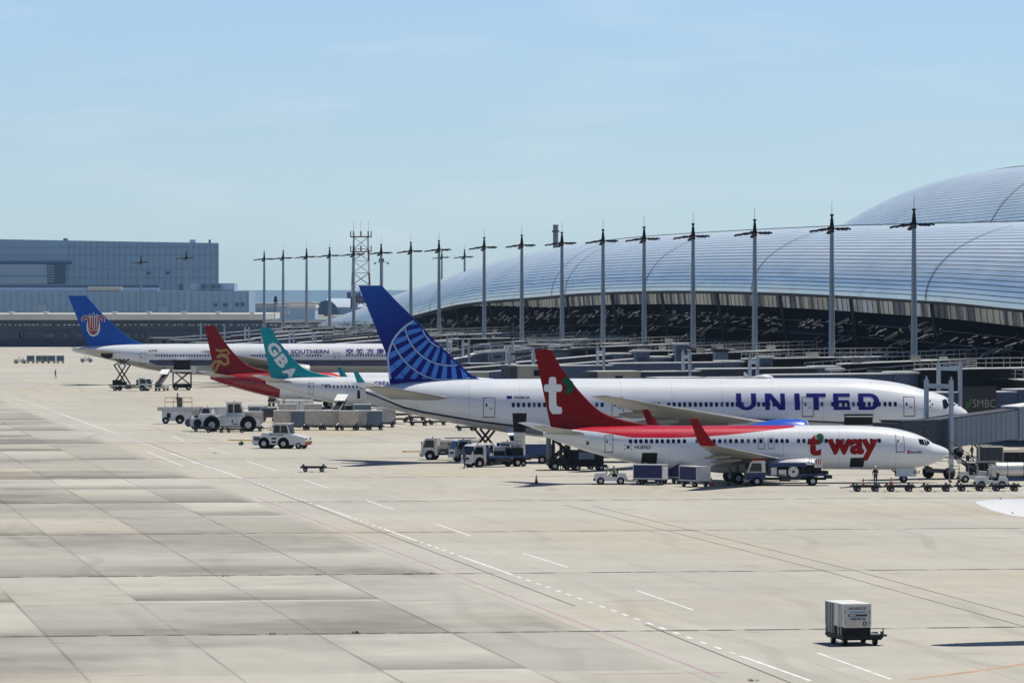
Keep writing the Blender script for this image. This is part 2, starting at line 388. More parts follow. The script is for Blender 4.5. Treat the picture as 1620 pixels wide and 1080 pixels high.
# weeds in the cracks
for i, (px, py) in enumerate([(682, 907.5), (648, 908.5), (505, 909.5), (565, 1001), (430, 1003), (355, 911.5), (1192, 1077), (340, 716.5)]):
    mb = MB(); rr = random.Random(i)
    for k in range(26):
        x = rr.gauss(0, .22); y = rr.gauss(0, .12); h = rr.uniform(.06, .28); a = rr.uniform(0, 6.28); dx, dy = math.cos(a) * .03, math.sin(a) * .03
        mb.add([(x - dx, y - dy, 0), (x + dx, y + dy, 0), (x + rr.uniform(-.1, .1), y + rr.uniform(-.1, .1), h)], [(0, 1, 2)])
    o = mb.build('weed_tuft', 'weed', recalc=False); o.scale = (.62, .62, .62); o.location = G(px, py)
    tag(o, ['darkest weed tuft growing in a pavement joint at mid-left of the apron', 'small weed tuft just left of the darkest tuft in the same joint', 'small weed tuft in the joint well left of the darkest tuft',
            'weed tuft in the nearest cross joint, below the middle left', 'low weed tuft left of another tuft in the nearest cross joint', 'weed tuft in the dark joint at far left of the stained apron', 'weed tuft by the seam at the bottom edge of the picture', 'tiny weed tuft beside the far white dash'][i], 'weed', 'weeds in the pavement joints')
# ------------------------------------------------------------------ aircraft
class Frame:
    """aircraft frame: nose on the ground at N, local x forward, y to the far (left) side"""
    def __init__(s, nose_px, Y, th): s.th = th; s.c = math.cos(th); s.s = math.sin(th); s.N = ((nose_px - 810) * Y / FPX, Y)
    def __call__(s, px, py, y=0.0):
        q = (px - 810) / FPX
        u = (s.N[0] - y * s.s - q * (s.N[1] + y * s.c)) / (s.c - q * s.s)
        Yw = s.N[1] - u * s.s + y * s.c
        return u, CAMZ - (py - YH) * Yw / FPX
def livery(name, base, layers, L, rough=.26, extra=None):
    """painted skin; layers = (colour, lower z curve, upper z curve) over the distance from the nose"""
    m = bpy.data.materials.new(name); m.use_nodes = True; n = m.node_tree.nodes; l = m.node_tree.links
    b = n['Principled BSDF']; b.inputs['Roughness'].default_value = rough; b.inputs['Coat Weight'].default_value = .12; b.inputs['Specular IOR Level'].default_value = .35; b.inputs['Coat Roughness'].default_value = .08
    tc = n.new('ShaderNodeTexCoord'); sp = n.new('ShaderNodeSeparateXYZ'); l.new(tc.outputs['Object'], sp.inputs[0])
    def mth(op, a, c=None):
        q = n.new('ShaderNodeMath'); q.operation = op
        for i, v in enumerate((a, c)):
            if v is None: continue
            if isinstance(v, (int, float)): q.inputs[i].default_value = v
            else: l.new(v, q.inputs[i])
        return q.outputs[0]
    u = mth('DIVIDE', mth('MULTIPLY', sp.outputs[0], -1), L)
    nz = n.new('ShaderNodeTexNoise'); nz.inputs['Scale'].default_value = .8; nz.inputs['Detail'].default_value = 4; l.new(tc.outputs['Object'], nz.inputs[0])
    mx = n.new('ShaderNodeMix'); mx.data_type = 'RGBA'; l.new(nz.outputs[0], mx.inputs[0])
    mx.inputs[6].default_value = (*[c * .95 for c in base], 1); mx.inputs[7].default_value = (*[min(1, c * 1.03) for c in base], 1)
    cur = mx.outputs[2]
    def curve(pts):
        f = n.new('ShaderNodeFloatCurve'); c = f.mapping.curves[0]
        pts = sorted((min(1, max(0, p[0] / L)), (p[1] + 5) / 30) for p in pts)
        c.points[0].location = (pts[0][0], pts[0][1]); c.points[1].location = (pts[-1][0], pts[-1][1])
        for p in pts[1:-1]: c.points.new(p[0], p[1])
        for p in c.points: p.handle_type = 'VECTOR'
        f.mapping.extend = 'HORIZONTAL'; f.mapping.update(); l.new(u, f.inputs[1])
        return mth('SUBTRACT', mth('MULTIPLY', f.outputs[0], 30), 5)
    for ly in layers:
        col, lo, hi = ly[:3]
        k = mth('MULTIPLY', mth('GREATER_THAN', sp.outputs[2], curve(lo)), mth('LESS_THAN', sp.outputs[2], curve(hi)))
        if len(ly) > 3: k = mth('MULTIPLY', k, mth('MULTIPLY', mth('GREATER_THAN', u, ly[3][0] / L), mth('LESS_THAN', u, ly[3][1] / L)))
        q = n.new('ShaderNodeMix'); q.data_type = 'RGBA'; l.new(k, q.inputs[0]); l.new(cur, q.inputs[6]); q.inputs[7].default_value = (*col, 1); cur = q.outputs[2]
    # frame and stringer joints of the skin
    fr = mth('LESS_THAN', mth('FRACT', mth('DIVIDE', sp.outputs[0], 5.3)), .006)
    q = n.new('ShaderNodeMix'); q.data_type = 'RGBA'; l.new(mth('MULTIPLY', fr, .45), q.inputs[0]); l.new(cur, q.inputs[6]); q.inputs[7].default_value = (.12, .13, .14, 1)
    # lap joints along the body and belly grime streaked by the airflow
    lj = mth('LESS_THAN', mth('FRACT', mth('DIVIDE', sp.outputs[2], 1.35)), .022)
    q2 = n.new('ShaderNodeMix'); q2.data_type = 'RGBA'; l.new(mth('MULTIPLY', lj, .16), q2.inputs[0]); l.new(q.outputs[2], q2.inputs[6]); q2.inputs[7].default_value = (.2, .21, .22, 1)
    mp = n.new('ShaderNodeMapping'); mp.inputs['Scale'].default_value = (.25, 1, 2.2); l.new(tc.outputs['Object'], mp.inputs[0])
    n3 = n.new('ShaderNodeTexNoise'); n3.inputs['Scale'].default_value = 1.1; n3.inputs['Detail'].default_value = 6; l.new(mp.outputs[0], n3.inputs[0])
    r3 = n.new('ShaderNodeMapRange'); l.new(n3.outputs[0], r3.inputs[0]); r3.inputs[1].default_value = .45; r3.inputs[2].default_value = .75; r3.inputs[3].default_value = 0; r3.inputs[4].default_value = .16
    q3 = n.new('ShaderNodeMix'); q3.data_type = 'RGBA'; l.new(r3.outputs[0], q3.inputs[0]); l.new(q2.outputs[2], q3.inputs[6]); q3.inputs[7].default_value = (.30, .29, .27, 1)
    bpn = n.new('ShaderNodeBump'); bpn.inputs['Strength'].default_value = .12; bpn.inputs['Distance'].default_value = .03; n4 = n.new('ShaderNodeTexNoise'); n4.inputs['Scale'].default_value = 1.6; n4.inputs['Detail'].default_value = 2; l.new(tc.outputs['Object'], n4.inputs[0]); l.new(n4.outputs[0], bpn.inputs['Height']); l.new(bpn.outputs[0], b.inputs['Normal'])
    l.new(q3.outputs[2], b.inputs['Base Color'])
    return m
class Aircraft:
    def __init__(s, fr, label, name, group, prof, Wd, skin, origin_label=None):
        s.fr = fr; s.root = thing(name, label, 'aircraft', (fr.N[0], fr.N[1], 0), fr.th, group)
        s.tab = smooth_tab(prof, 90)           # rows: u, ztop, zbot, halfwidth
        rings = []; n = 44
        for u, zt, zb, w in s.tab:
            zc, h = (zt + zb) / 2, (zt - zb) / 2
            rings.append([(-u, w * math.cos(2 * math.pi * i / n), zc + h * math.sin(2 * math.pi * i / n)) for i in range(n)])
        s.skin = skin
        s.body = MB().loft(rings).build('fuselage', skin, s.root, smooth=60)
    def side(s, x, z):                         # near (right) side surface
        zt, zb, w = interp(s.tab, -x); zc, h = (zt + zb) / 2, (zt - zb) / 2
        k = 1 - ((z - zc) / max(h, .01)) ** 2
        return -w * math.sqrt(max(0.0, k))
    def windows(s, us, z, w, h, m='pane'):
        for u in us:
            pts = [(-u + w / 2 * (abs(math.cos(a)) ** .6) * (1 if math.cos(a) > 0 else -1), z + h / 2 * (abs(math.sin(a)) ** .6) * (1 if math.sin(a) > 0 else -1)) for a in [2 * math.pi * k / 10 for k in range(10)]]
            drape(poly_bm([pts]), 'window', 'pane_light' if (int(u * 977) % 5 == 0) else m, s.root, s.side, .022, 9, 9)
    def outline(s, u, z, w, h, t=.05, name='door', m='frame_grey'):
        x0, x1, z0, z1 = -u - w / 2, -u + w / 2, z - h / 2, z + h / 2
        q = [[(x0, z0), (x1, z0), (x1, z0 + t * 1.6), (x0, z0 + t * 1.6)], [(x0, z1 - t), (x1, z1 - t), (x1, z1), (x0, z1)],
             [(x0, z0 + t * 1.6), (x0 + t, z0 + t * 1.6), (x0 + t, z1 - t), (x0, z1 - t)], [(x1 - t, z0 + t * 1.6), (x1, z0 + t * 1.6), (x1, z1 - t), (x1 - t, z1 - t)]]
        return drape(poly_bm(q), name, m, s.root, s.side, .024, .4, 9)
    def door(s, u, z, w, h, t=.05):
        d = s.outline(u, z, w, h, t)
        drape(poly_bm([[(-u - w * .3, z + h * .05), (-u - w * .15, z + h * .05), (-u - w * .15, z + h * .2), (-u - w * .3, z + h * .2)]]), 'door_window', 'pane', d, s.side, .028, 9, 9).location = (0, 0, 0)
        drape(poly_bm([[(-u + w * .02, z - h * .06), (-u + w * .28, z - h * .06), (-u + w * .28, z - h * .02), (-u + w * .02, z - h * .02)]]), 'handle', 'frame_grey', d, s.side, .028, 9, 9)
    def text(s, t, pl, pr, pt, pb, m, bold=.01, sp=1.0, name='lettering', ysurf=None):
        u0, z1 = s.fr(pl, pt, ysurf if ysurf is not None else s.yn); u1, z0 = s.fr(pr, pb, ysurf if ysurf is not None else s.yn)
        return drape(fit(text_bm(t, bold, sp), -u0, -u1, z0, z1), name, m, s.root, s.side, .026, .25, 1.2)
    def fin(s, LE, TE, mats, thick=.09, smooth=True):
        """LE, TE: lists of (u, z) from tip down to root"""
        s.finLE, s.finTE, s.ft = sorted((z, u) for u, z in LE), sorted((z, u) for u, z in TE), thick
        z0 = max(s.finLE[0][0], s.finTE[0][0]); z1 = min(s.finLE[-1][0], s.finTE[-1][0])
        zb = min(s.finLE[0][0], s.finTE[0][0]); rings = []
        zs = [zb + (z1 - zb) * k / 26 for k in range(27)]
        for z in zs:
            a, = interp(s.finLE, z); b, = interp(s.finTE, z); c = b - a
            top = []; 
            fr_ = [0, .012, .04, .1, .2, .35, .5, .65, .8, .92, 1]
            for f in fr_: top.append((-(a + c * f), s.foil(f) * min(c, 6.5), z))
            rings.append(top + [(x, -y, zz) for x, y, zz in top[-2:0:-1]])
        return MB().loft(rings).build('tail_fin', mats, s.root, smooth=35)
    def foil(s, f): return s.ft * (1.48 * math.sqrt(max(f, 0)) - 1.26 * f * .5 * 1.0 - .85 * f * f * 1.0) if f < .35 else max(.004, s.ft * .58 * (1 - ((f - .35) / .65) ** 1.35))
    def finside(s, x, z):
        a, = interp(s.finLE, z); b, = interp(s.finTE, z); c = max(.1, b - a); f = min(1, max(0, (-x - a) / c))
        return -s.foil(f) * min(c, 6.5)
    def on_fin(s, b, name, m, off=.03): return drape(b, name, m, s.root, s.finside, off, .5, .5)
    def wing(s, name, root, tip, kink=None, tk=.11, m='wing_grey', side=-1, pts=None, label=None, m2='white'):
        """stations: (y, uLE, uTE, z)"""
        st = pts or [root] + ([kink] if kink else []) + [tip]; rings = []
        for i, st_ in enumerate(st):
            y, a, b, z = st_[:4]; dr = st_[4] if len(st_) > 4 else 0
            c = b - a; t = tk * c * (1 if i == 0 else .85 if i < len(st) - 1 else .7); ring = []
            for f, h in ((0, 0), (.02, .16), (.08, .32), (.2, .46), (.35, .5), (.55, .42), (.8, .2), (1, .02)): ring.append((-(a + c * f), side * y, z + t * h - dr * c * f))
            for f, h in ((1, -.02), (.8, -.10), (.55, -.30), (.35, -.42), (.2, -.40), (.08, -.28), (.02, -.14)): ring.append((-(a + c * f), side * y, z + t * h - dr * c * f))
            rings.append(ring)
        return MB().loft(rings).build(name, m, s.root, smooth=35, label=label)
    def pods(s, wing, st, m='wing_grey', side=-1, size=1.0):
        for y, u, z, L in st:
            rr = []
            for k in range(9):
                t = k / 8; r = size * .26 * math.sin(math.pi * min(1, .08 + t * .92)) ** .6
                rr.append([(-(u + L * t), side * y + r * .8 * math.cos(a), z - t * .12 * L * .4 + r * 1.2 * math.sin(a)) for a in [2 * math.pi * i / 8 for i in range(8)]])
            MB().loft(rr).build('flap_fairing', m, wing, smooth=60)
    def engine(s, y, u0, L, r, z, m, side=-1, pyl=None):
        e = []; prof = [(0, .93), (.03, 1.0), (.15, 1.06), (.4, 1.07), (.65, .98), (.85, .8), (1, .66)]; n = 24
        rings = [[(-(u0 + L * t), side * y + r * k * math.cos(2 * math.pi * i / n), z + r * k * math.sin(2 * math.pi * i / n)) for i in range(n)] for t, k in prof]
        o = MB().loft(rings, False, False).build('engine', m, s.root, smooth=50)
        lip = MB(); lip.loft([[(-(u0 + a), side * y + r * k * math.cos(2 * math.pi * i / n), z + r * k * math.sin(2 * math.pi * i / n)) for i in range(n)] for a, k in ((.16, 1.005), (.0, .95), (.02, .86), (.5, .84))], False, False)
        lip.build('intake_lip', 'lip_metal', o, smooth=60)
        f = MB(); f.cyl((-(u0 + .55), side * y, z), (-(u0 + .6), side * y, z), r * .86, n=n); f.cyl((-(u0 + .1), side * y, z), (-(u0 + .6), side * y, z), .02, r * .3, n=12); f.build('fan', 'dark_metal', o, smooth=50)
        c = MB(); c.cyl((-(u0 + L * .8), side * y, z), (-(u0 + L * 1.12), side * y, z), r * .5, r * .34, n=16); c.cyl((-(u0 + L * 1.1), side * y, z), (-(u0 + L * 1.32), side * y, z), r * .22, .04, n=12); c.build('exhaust_cone', 'dark_metal', o, smooth=50)
        if pyl:
            p = MB(); p.prism([(-(u0 + L * .2), z + r), (-(u0 + L * .45), pyl + .25), (-(u0 + L * 1.3), pyl + .1), (-(u0 + L * 1.35), pyl - .3), (-(u0 + L * .85), z + r * .5)], side * y - .18, side * y + .18); p.build('pylon', 'white', o)
        return o
    def gear(s, u, ys, r, w, top, bogie=0, name='main_landing_gear'):
        for sgn in ((-1, 1) if ys else (0,)):
            y = sgn * ys; mb = MB(); mb.cyl((-u, y, r), (-u, y * .93, top), .13 if not bogie else .2, n=10); mb.bar((-u, y, r), (-u - 1.2, y * .9, top), .12)
            if bogie: mb.bar((-u - bogie, y, r), (-u + bogie, y, r), .3)
            o = mb.build(name, 'frame_grey', s.root, smooth=50)
            for du in ((-bogie, 0, bogie) if bogie else (0,)):
                for dy in (-1, 1):
                    yy = y + dy * (w * .5 + .14 + (.12 if bogie else 0)); t = MB()
                    t.cyl((-(u + du), yy - w / 2, r), (-(u + du), yy + w / 2, r), r, n=20); t.cyl((-(u + du), yy - w / 2 - .012, r), (-(u + du), yy + w / 2 + .012, r), r * .45, n=14, mi=1)
                    t.build('wheel', ['tyre', 'rim'], o, smooth=50)
            if not bogie and name != 'nose_landing_gear':
                pass
        if name == 'nose_landing_gear':
            d = MB(); d.box(-u + .2, -.45, top - .35, 1.9, .04, .75); d.box(-u + .2, .45, top - .35, 1.9, .04, .75); d.build('gear_door', s.skin, o)
# --- narrow-body kit: the same airframe at several stands
NP = [(.0, 2.92, 2.70, .10), (.18, 3.12, 2.42, .36), (.82, 3.42, 2.02, .78), (1.55, 3.68, 1.74, 1.12), (1.95, 3.98, 1.60, 1.25), (2.65, 4.34, 1.45, 1.42), (3.65, 4.70, 1.30, 1.62), (5.35, 5.08, 1.20, 1.80), (7.1, 5.24, 1.20, 1.88), (10, 5.34, 1.24, 1.88),
      (14, 5.36, 1.26, 1.88), (25, 5.36, 1.26, 1.88), (27.6, 5.36, 1.42, 1.87), (29.5, 5.35, 1.82, 1.82), (31.5, 5.33, 2.30, 1.66), (33.9, 5.30, 2.95, 1.30), (36.2, 5.20, 3.68, .82), (37.3, 5.0, 4.1, .5), (38.1, 4.78, 4.42, .22)]
def narrow(px, Y, th, label, skin, finmat, wingletmat, name='narrow_body_airliner', group=None, wmat='white'):
    fr = Frame(px, Y, th); A = Aircraft(fr, label, name, group, NP, 1.88, skin); A.yn = -1.85
    A.fin([(38.95, 12.45), (37.4, 12.45), (36.45, 10.75), (34.9, 8.75), (33.7, 7.45), (32.8, 6.7), (31.6, 6.15), (30.3, 5.82), (28.4, 5.45), (27.0, 5.3)][1:], [(38.95, 12.45), (37.4, 5.15), (37.2, 4.9)], finmat, .05)
    fb = MB(); fb.loft([[(-u_, w_ * math.cos(2 * math.pi * k / 24), 2.05 + h_ * math.sin(2 * math.pi * k / 24)) for k in range(24)] for u_, w_, h_ in ((12.6, .9, .5), (14, 1.6, 1.0), (16, 1.86, 1.12), (21.5, 1.86, 1.12), (24, 1.5, .85), (25.5, .8, .4))]); fb.build('belly_fairing', skin, A.root, smooth=60)
    for sd_, nm in ((-1, 'wing'), (1, 'wing')):
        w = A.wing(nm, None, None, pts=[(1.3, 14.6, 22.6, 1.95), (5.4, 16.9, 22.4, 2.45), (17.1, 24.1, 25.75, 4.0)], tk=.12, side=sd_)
        wl = MB(); rings = []
        for t in range(7):
            k = t / 6; ang = k * 1.35; yy = 17.1 + .95 * math.sin(ang) * .9; zz = 4.0 + 2.45 * k ** 1.3; a = 24.15 + 1.95 * k; c = 1.55 * (1 - k) + .62 * k; tt = .07
            nx = math.cos(ang); nz_ = math.sin(ang)
            rings.append([(-a, sd_ * yy, zz + .03), (-(a + c * .35), sd_ * (yy - tt * nz_), zz + tt * nx), (-(a + c), sd_ * yy, zz), (-(a + c * .35), sd_ * (yy + tt * nz_), zz - tt * nx)])
        wl.loft(rings).build('winglet', wingletmat, w, smooth=40)
        A.pods(w, [(3.6, 20.2, 1.8, 3.4), (7.6, 20.6, 2.4, 3.0), (10.6, 22.0, 2.85, 2.6)], side=sd_, size=.62)
        A.engine(4.85, 13.2, 4.1, .95, 1.45, wmat, side=sd_, pyl=2.35)
        A.wing('tailplane', None, None, pts=[(.35, 33.9, 37.6, 4.62), (7.15, 38.35, 39.85, 5.5)], tk=.09, side=sd_)
    A.gear(20.3, 2.86, .56, .42, 1.9); A.gear(4.3, 0, .35, .2, 1.3, name='nose_landing_gear')
    # flight-deck glazing on both sides
    for sg in (1, -1):
        q = [[(-1.90, 3.76), (-2.16, 3.99), (-2.50, 4.05), (-2.42, 3.50), (-2.28, 3.52), (-2.05, 3.60)], [(-2.56, 4.06), (-3.08, 4.10), (-2.98, 3.66), (-2.48, 3.52)]]
        f = (lambda x, z: A.side(x, z)) if sg == 1 else (lambda x, z: -A.side(x, z) + .05)
        drape(poly_bm(q), 'cockpit_window', 'glass', A.root, f, .025, .2, .3)
    return A
mat('tw_red', (.21, .0015, .004), .6, spec=.12)
mat('tw_red_dark', (.26, .004, .005), .6, spec=.12)
mat('tw_green', (.0, .09, .04), .5, spec=.15)
mat('white_mark', (.78, .78, .78), .4)
mat('black_mark', (.02, .02, .03), .5)
# 1. white and red narrow-body, nearest
fr = Frame(1501, 496.5, R(5.5))
zt = lambda px, py: fr(px, py, -1.85)
topred = [zt(866, 676), zt(945, 683), zt(975, 688), zt(1000, 692), zt(1060, 692.5), zt(1110, 691), zt(1150, 688), zt(1190, 684), zt(1230, 679.5), zt(1260, 676), zt(1290, 672)]
skin1 = livery('skin_white_red', (.69, .72, .76), [((.50, .006, .03), [(0, 9)] + sorted([(max(topred[-1][0], 0), 9)] + topred), [(0, 20), (40, 20)])], 40)
T = narrow(1501, 496.5, R(5.5), 'white narrow-body airliner with red spine, red tail and red lettering, nearest in the row', skin1, 'tw_red', 'tw_red')
def fp(A, *pts, y=0.0): return [(-A.fr(px, py, y)[0], A.fr(px, py, y)[1]) for px, py in pts]
def rounded(x0, x1, z0, z1, r, n=4):
    o = []
    for cx, cz, a0 in ((x1 - r, z1 - r, 0), (x0 + r, z1 - r, 90), (x0 + r, z0 + r, 180), (x1 - r, z0 + r, 270)):
        for k in range(n + 1): a = R(a0 + 90 * k / n); o.append((cx + r * math.cos(a), cz + r * math.sin(a)))
    return o
def tmark(A, x0, z0, sx, sz):                  # rounded lower-case t in a unit box
    ps = [rounded(.27, .68, .22, 1.0, .10), rounded(0.0, 1.0, .60, .80, .09)]
    foot = [(.27, .30), (.29, .15), (.36, .06), (.48, .0), (.92, .0), (.99, .03), (1.0, .13), (.97, .18), (.80, .2), (.72, .22), (.68, .30)]
    return [[(x0 + x * sx, z0 + z * sz) for x, z in p] for p in ps + [foot]]
(ax, az), (bx, bz) = fp(T, (860.5, 654.5), (889, 596))
for k, p in enumerate(tmark(T, ax, az, bx - ax, bz - az)): T.on_fin(poly_bm([p]), 'fin_letter', 'white_mark', .03 + .004 * k)
gq = fp(T, (893, 597), (899, 597), (906, 604), (909, 611), (907, 617), (901, 622), (895, 624), (892, 622), (897, 614), (895, 609), (890, 605), (889.5, 600))
T.on_fin(poly_bm([gq[::-1]]), 'fin_emblem', 'tw_green')
for t_, a_, b_, c_, d_ in (('t', 1277.5, 1299, 687, 721), ('way', 1308, 1389.5, 694, 728.5)):
    T.text(t_, a_, b_, c_, d_, 'tw_red_dark', .045)
gq = fp(T, (1297, 685), (1302, 686.5), (1304, 691), (1302, 699), (1294, 703), (1291, 702), (1296, 698), (1297, 695), (1292.5, 693), (1292, 688), y=-1.85)
drape(poly_bm([gq[::-1]]), 'emblem', 'tw_green', T.root, T.side, .03, .3, 1)
T.text('HL8363', 1004, 1029, 704, 710, 'black_mark', .02)
b = poly_bm([stroke([(math.cos(a), math.sin(a)) for a in [2 * math.pi * k / 8 for k in range(9)]], .1)[0]]) if False else None
ux, uz = fp(T, (994, 707), y=-1.85)[0]
drape(poly_bm([[(ux + .16 * math.cos(a), uz + .16 * math.sin(a)) for a in [2 * math.pi * k / 12 for k in range(12)]]]), 'flag', 'navy_paint', T.root, T.side, .03, .5, 1)
for sx_, sz_ in ((-1, 1), (1, 1), (-1, -1), (1, -1)):
    drape(poly_bm([[(ux + sx_ * .3 - .05, uz + sz_ * .18 - .04), (ux + sx_ * .3 + .05, uz + sz_ * .18 - .04), (ux + sx_ * .3 + .05, uz + sz_ * .18 + .04), (ux + sx_ * .3 - .05, uz + sz_ * .18 + .04)]]), 'flag_mark', 'black_mark', T.root, T.side, .03, .5, 1)
T.text('Save the Children', 1440.5, 1460, 713, 717, 'black_mark', .03)
flat_text('363', 'black_mark', T.root, -T.fr(1443, 0)[0], -T.fr(1454, 0)[0], .86, 1.12, -.48, bold=.03)
rp = fp(T, (1435.5, 711.5), (1439, 711.5), (1439, 717.5), (1435.5, 717.5), y=-1.6); drape(poly_bm([rp]), 'small_emblem', 'red', T.root, T.side, .03, .3, 1)
wpx = [997.5, 1006, 1014, 1022.5, 1031, 1039.5, 1048, 1057, 1065.5, 1074, 1083, 1103, 1130, 1139, 1147.5, 1156, 1165, 1174.5, 1184, 1194, 1204, 1220, 1229, 1237.5, 1245.5, 1263.5, 1272, 1281, 1290, 1298, 1307, 1316, 1325, 1334, 1343, 1352, 1361, 1370, 1379, 1391.5]
T.windows([T.fr(p, 0, -1.85)[0] for p in wpx], T.fr(1100, 697.5, -1.85)[1], .32, .40)
for p in (1204.5, 1220): T.outline(T.fr(p, 0, -1.85)[0], T.fr(1200, 701, -1.85)[1], .58, 1.05, .035, 'exit_hatch')
T.door(T.fr(964, 0, -1.8)[0], 3.72, .78, 1.65); T.door(T.fr(1424.5, 0, -1.8)[0], 3.72, .82, 1.72)
def hole(A, p0, p1, q0, q1, m='dark', name='cargo_door_opening'):
    (x0, z1), (x1, z0) = fp(A, (p0, q0), (p1, q1), y=A.yn)
    o = drape(poly_bm([[(x0, z0), (x1, z0), (x1, z1), (x0, z1)]]), name, m, A.root, A.side, .03, .3, 1); return o
hole(T, 1346, 1368, 724, 739, 'dark'); hole(T, 1016, 1040, 716, 734, 'dark')
hole(T, 960, 964, 738.5, 740.5, 'dark', 'drain_hatch'); hole(T, 928.5, 933, 698, 704, 'frame_grey', 'service_panel')

# 2. wide-body with globe tail
WP = [(0, 4.95, 4.70, .12), (.3, 5.30, 4.35, .55), (1.4, 6.05, 3.75, 1.25), (2.7, 6.85, 3.30, 1.85), (4.6, 7.42, 2.95, 2.45), (6.4, 7.95, 2.68, 2.82), (8.5, 8.35, 2.55, 3.02), (12, 8.66, 2.46, 3.1), (16, 8.70, 2.45, 3.1), (24, 8.70, 2.45, 3.1),
      (40, 8.70, 2.45, 3.1), (44, 8.70, 2.52, 3.1), (46.5, 8.68, 2.72, 3.08), (50.5, 8.66, 3.35, 2.95), (54, 8.6, 3.98, 2.6), (59, 8.35, 5.05, 1.75), (62.6, 7.85, 5.95, .75), (63.6, 7.6, 6.35, .42)]
def wide(px, Y, th, label, skin, finmat, prof, name='wide_body_airliner', wing=None, stab=None, eng=None, finLE=None, finTE=None, gear=None, enginemat='white', wl=None):
    fr = Frame(px, Y, th); A = Aircraft(fr, label, name, None, prof, 3.1, skin); A.yn = -3.0
    LE = [A.fr(*p) for p in finLE]; TE = [A.fr(*p) for p in finTE]
    A.fin(LE, TE, finmat, .045)
    fb = MB(); h = prof[9][2]; fb.loft([[(-gear[0] + du, w_ * math.cos(2 * math.pi * k / 24), h + 1.2 + h_ * math.sin(2 * math.pi * k / 24)) for k in range(24)] for du, w_, h_ in ((14, 1.2, .6), (11, 2.6, 1.35), (8, 3.0, 1.6), (-3, 3.0, 1.6), (-7, 2.4, 1.2), (-9.5, 1.2, .6))]); fb.build('belly_fairing', skin, A.root, smooth=60)
    for sd_ in (-1, 1):
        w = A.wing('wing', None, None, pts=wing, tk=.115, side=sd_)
        A.pods(w, [(wing[0][0] + 3.5, wing[0][2] - 3.6, wing[0][3] - .3, 5.5), (12.5, interp([(a, c) for a, b_, c, d in wing], 12.5)[0] - 2.6, interp([(a, d) for a, b_, c, d in wing], 12.5)[0] - .25, 4.6), (18, interp([(a, c) for a, b_, c, d in wing], 18)[0] - 2.1, interp([(a, d) for a, b_, c, d in wing], 18)[0] - .15, 3.8)], side=sd_, size=1.5)
        if wl:
            y, a, c, z = wing[-1]; rr = []
            for k in range(5):
                t = k / 4; rr.append([(-(a + 1.6 * t), sd_ * (y + .9 * t), z + 2.1 * t), (-(a + 1.6 * t + .5), sd_ * (y + .9 * t - .06), z + 2.1 * t), (-(c + .9 * t - .2), sd_ * (y + .9 * t), z + 2.1 * t), (-(a + 1.6 * t + .5), sd_ * (y + .9 * t + .06), z + 2.1 * t)])
            MB().loft(rr).build('winglet', wl, w)
        A.engine(eng[0], eng[1], eng[2], eng[3], eng[4], enginemat, side=sd_, pyl=eng[5])
        A.wing('tailplane', None, None, pts=stab, tk=.09, side=sd_)
    A.gear(gear[0], gear[1], gear[2], .5, gear[3], gear[4]); A.gear(gear[5], 0, .5, .35, gear[3] - .2, name='nose_landing_gear')
    return A
mat('globe_navy', (.002, .005, .19), .5, 0, .25, .35, spec=.15)
mat('globe_light', (.06, .23, .68), .5, spec=.15)
mat('globe_line', (.35, .50, .72), .4)
mat('engine_blue', (.02, .10, .55), .22, coat=.5)
mat('un_blue', (.006, .004, .17), .5, spec=.15)
fr = Frame(1532, 559, R(5.5)); bz = lambda px, py: fr(px, py, -2.2)
bl = [bz(568, 618), bz(640, 645), bz(670, 652), bz(760, 667), bz(817, 674), bz(900, 680)]
low = [(u, z - .09) for u, z in bl]; hi = [(u, z + .12) for u, z in bl]
b2 = [bz(1500, 657), bz(1400, 671), bz(1330, 668), bz(1240, 664), bz(1150, 664)]
skin2 = livery('skin_white_grey', (.69, .72, .76), [((.50, .50, .50), [(0, -4), (64, -4)], [(0, 4.75)] + sorted(b2 + bl)), ((.015, .017, .06), [(0, 4.7)] + [(u, z - .1) for u, z in sorted(b2)] + sorted(low), [(0, 4.9)] + [(u, z + .1) for u, z in sorted(b2)] + sorted(hi))], 64)
U = wide(1532, 559, R(5.5), 'white wide-body airliner with blue globe tail and dark blue lettering, second nearest', skin2, 'globe_navy', WP,
    wing=[(2.4, 19.0, 31.6, 3.6), (9.6, 24.2, 33.6, 4.45), (30.2, 41.4, 43.4, 7.45)], stab=[(.5, 53.5, 60.8, 6.5), (10.8, 62.2, 64.4, 8.05)], eng=(9.6, 18.6, 6.2, 1.72, 2.85, 4.2), gear=(33, 5.4, .64, 3.2, 1.45, 5.8),
    finLE=[(604, 451.5), (626, 475), (655, 503), (686, 537), (722, 571), (743, 591.5), (760, 600), (790, 604)], finTE=[(567, 451.5), (611, 560), (616, 604), (618, 612)], enginemat='engine_blue')
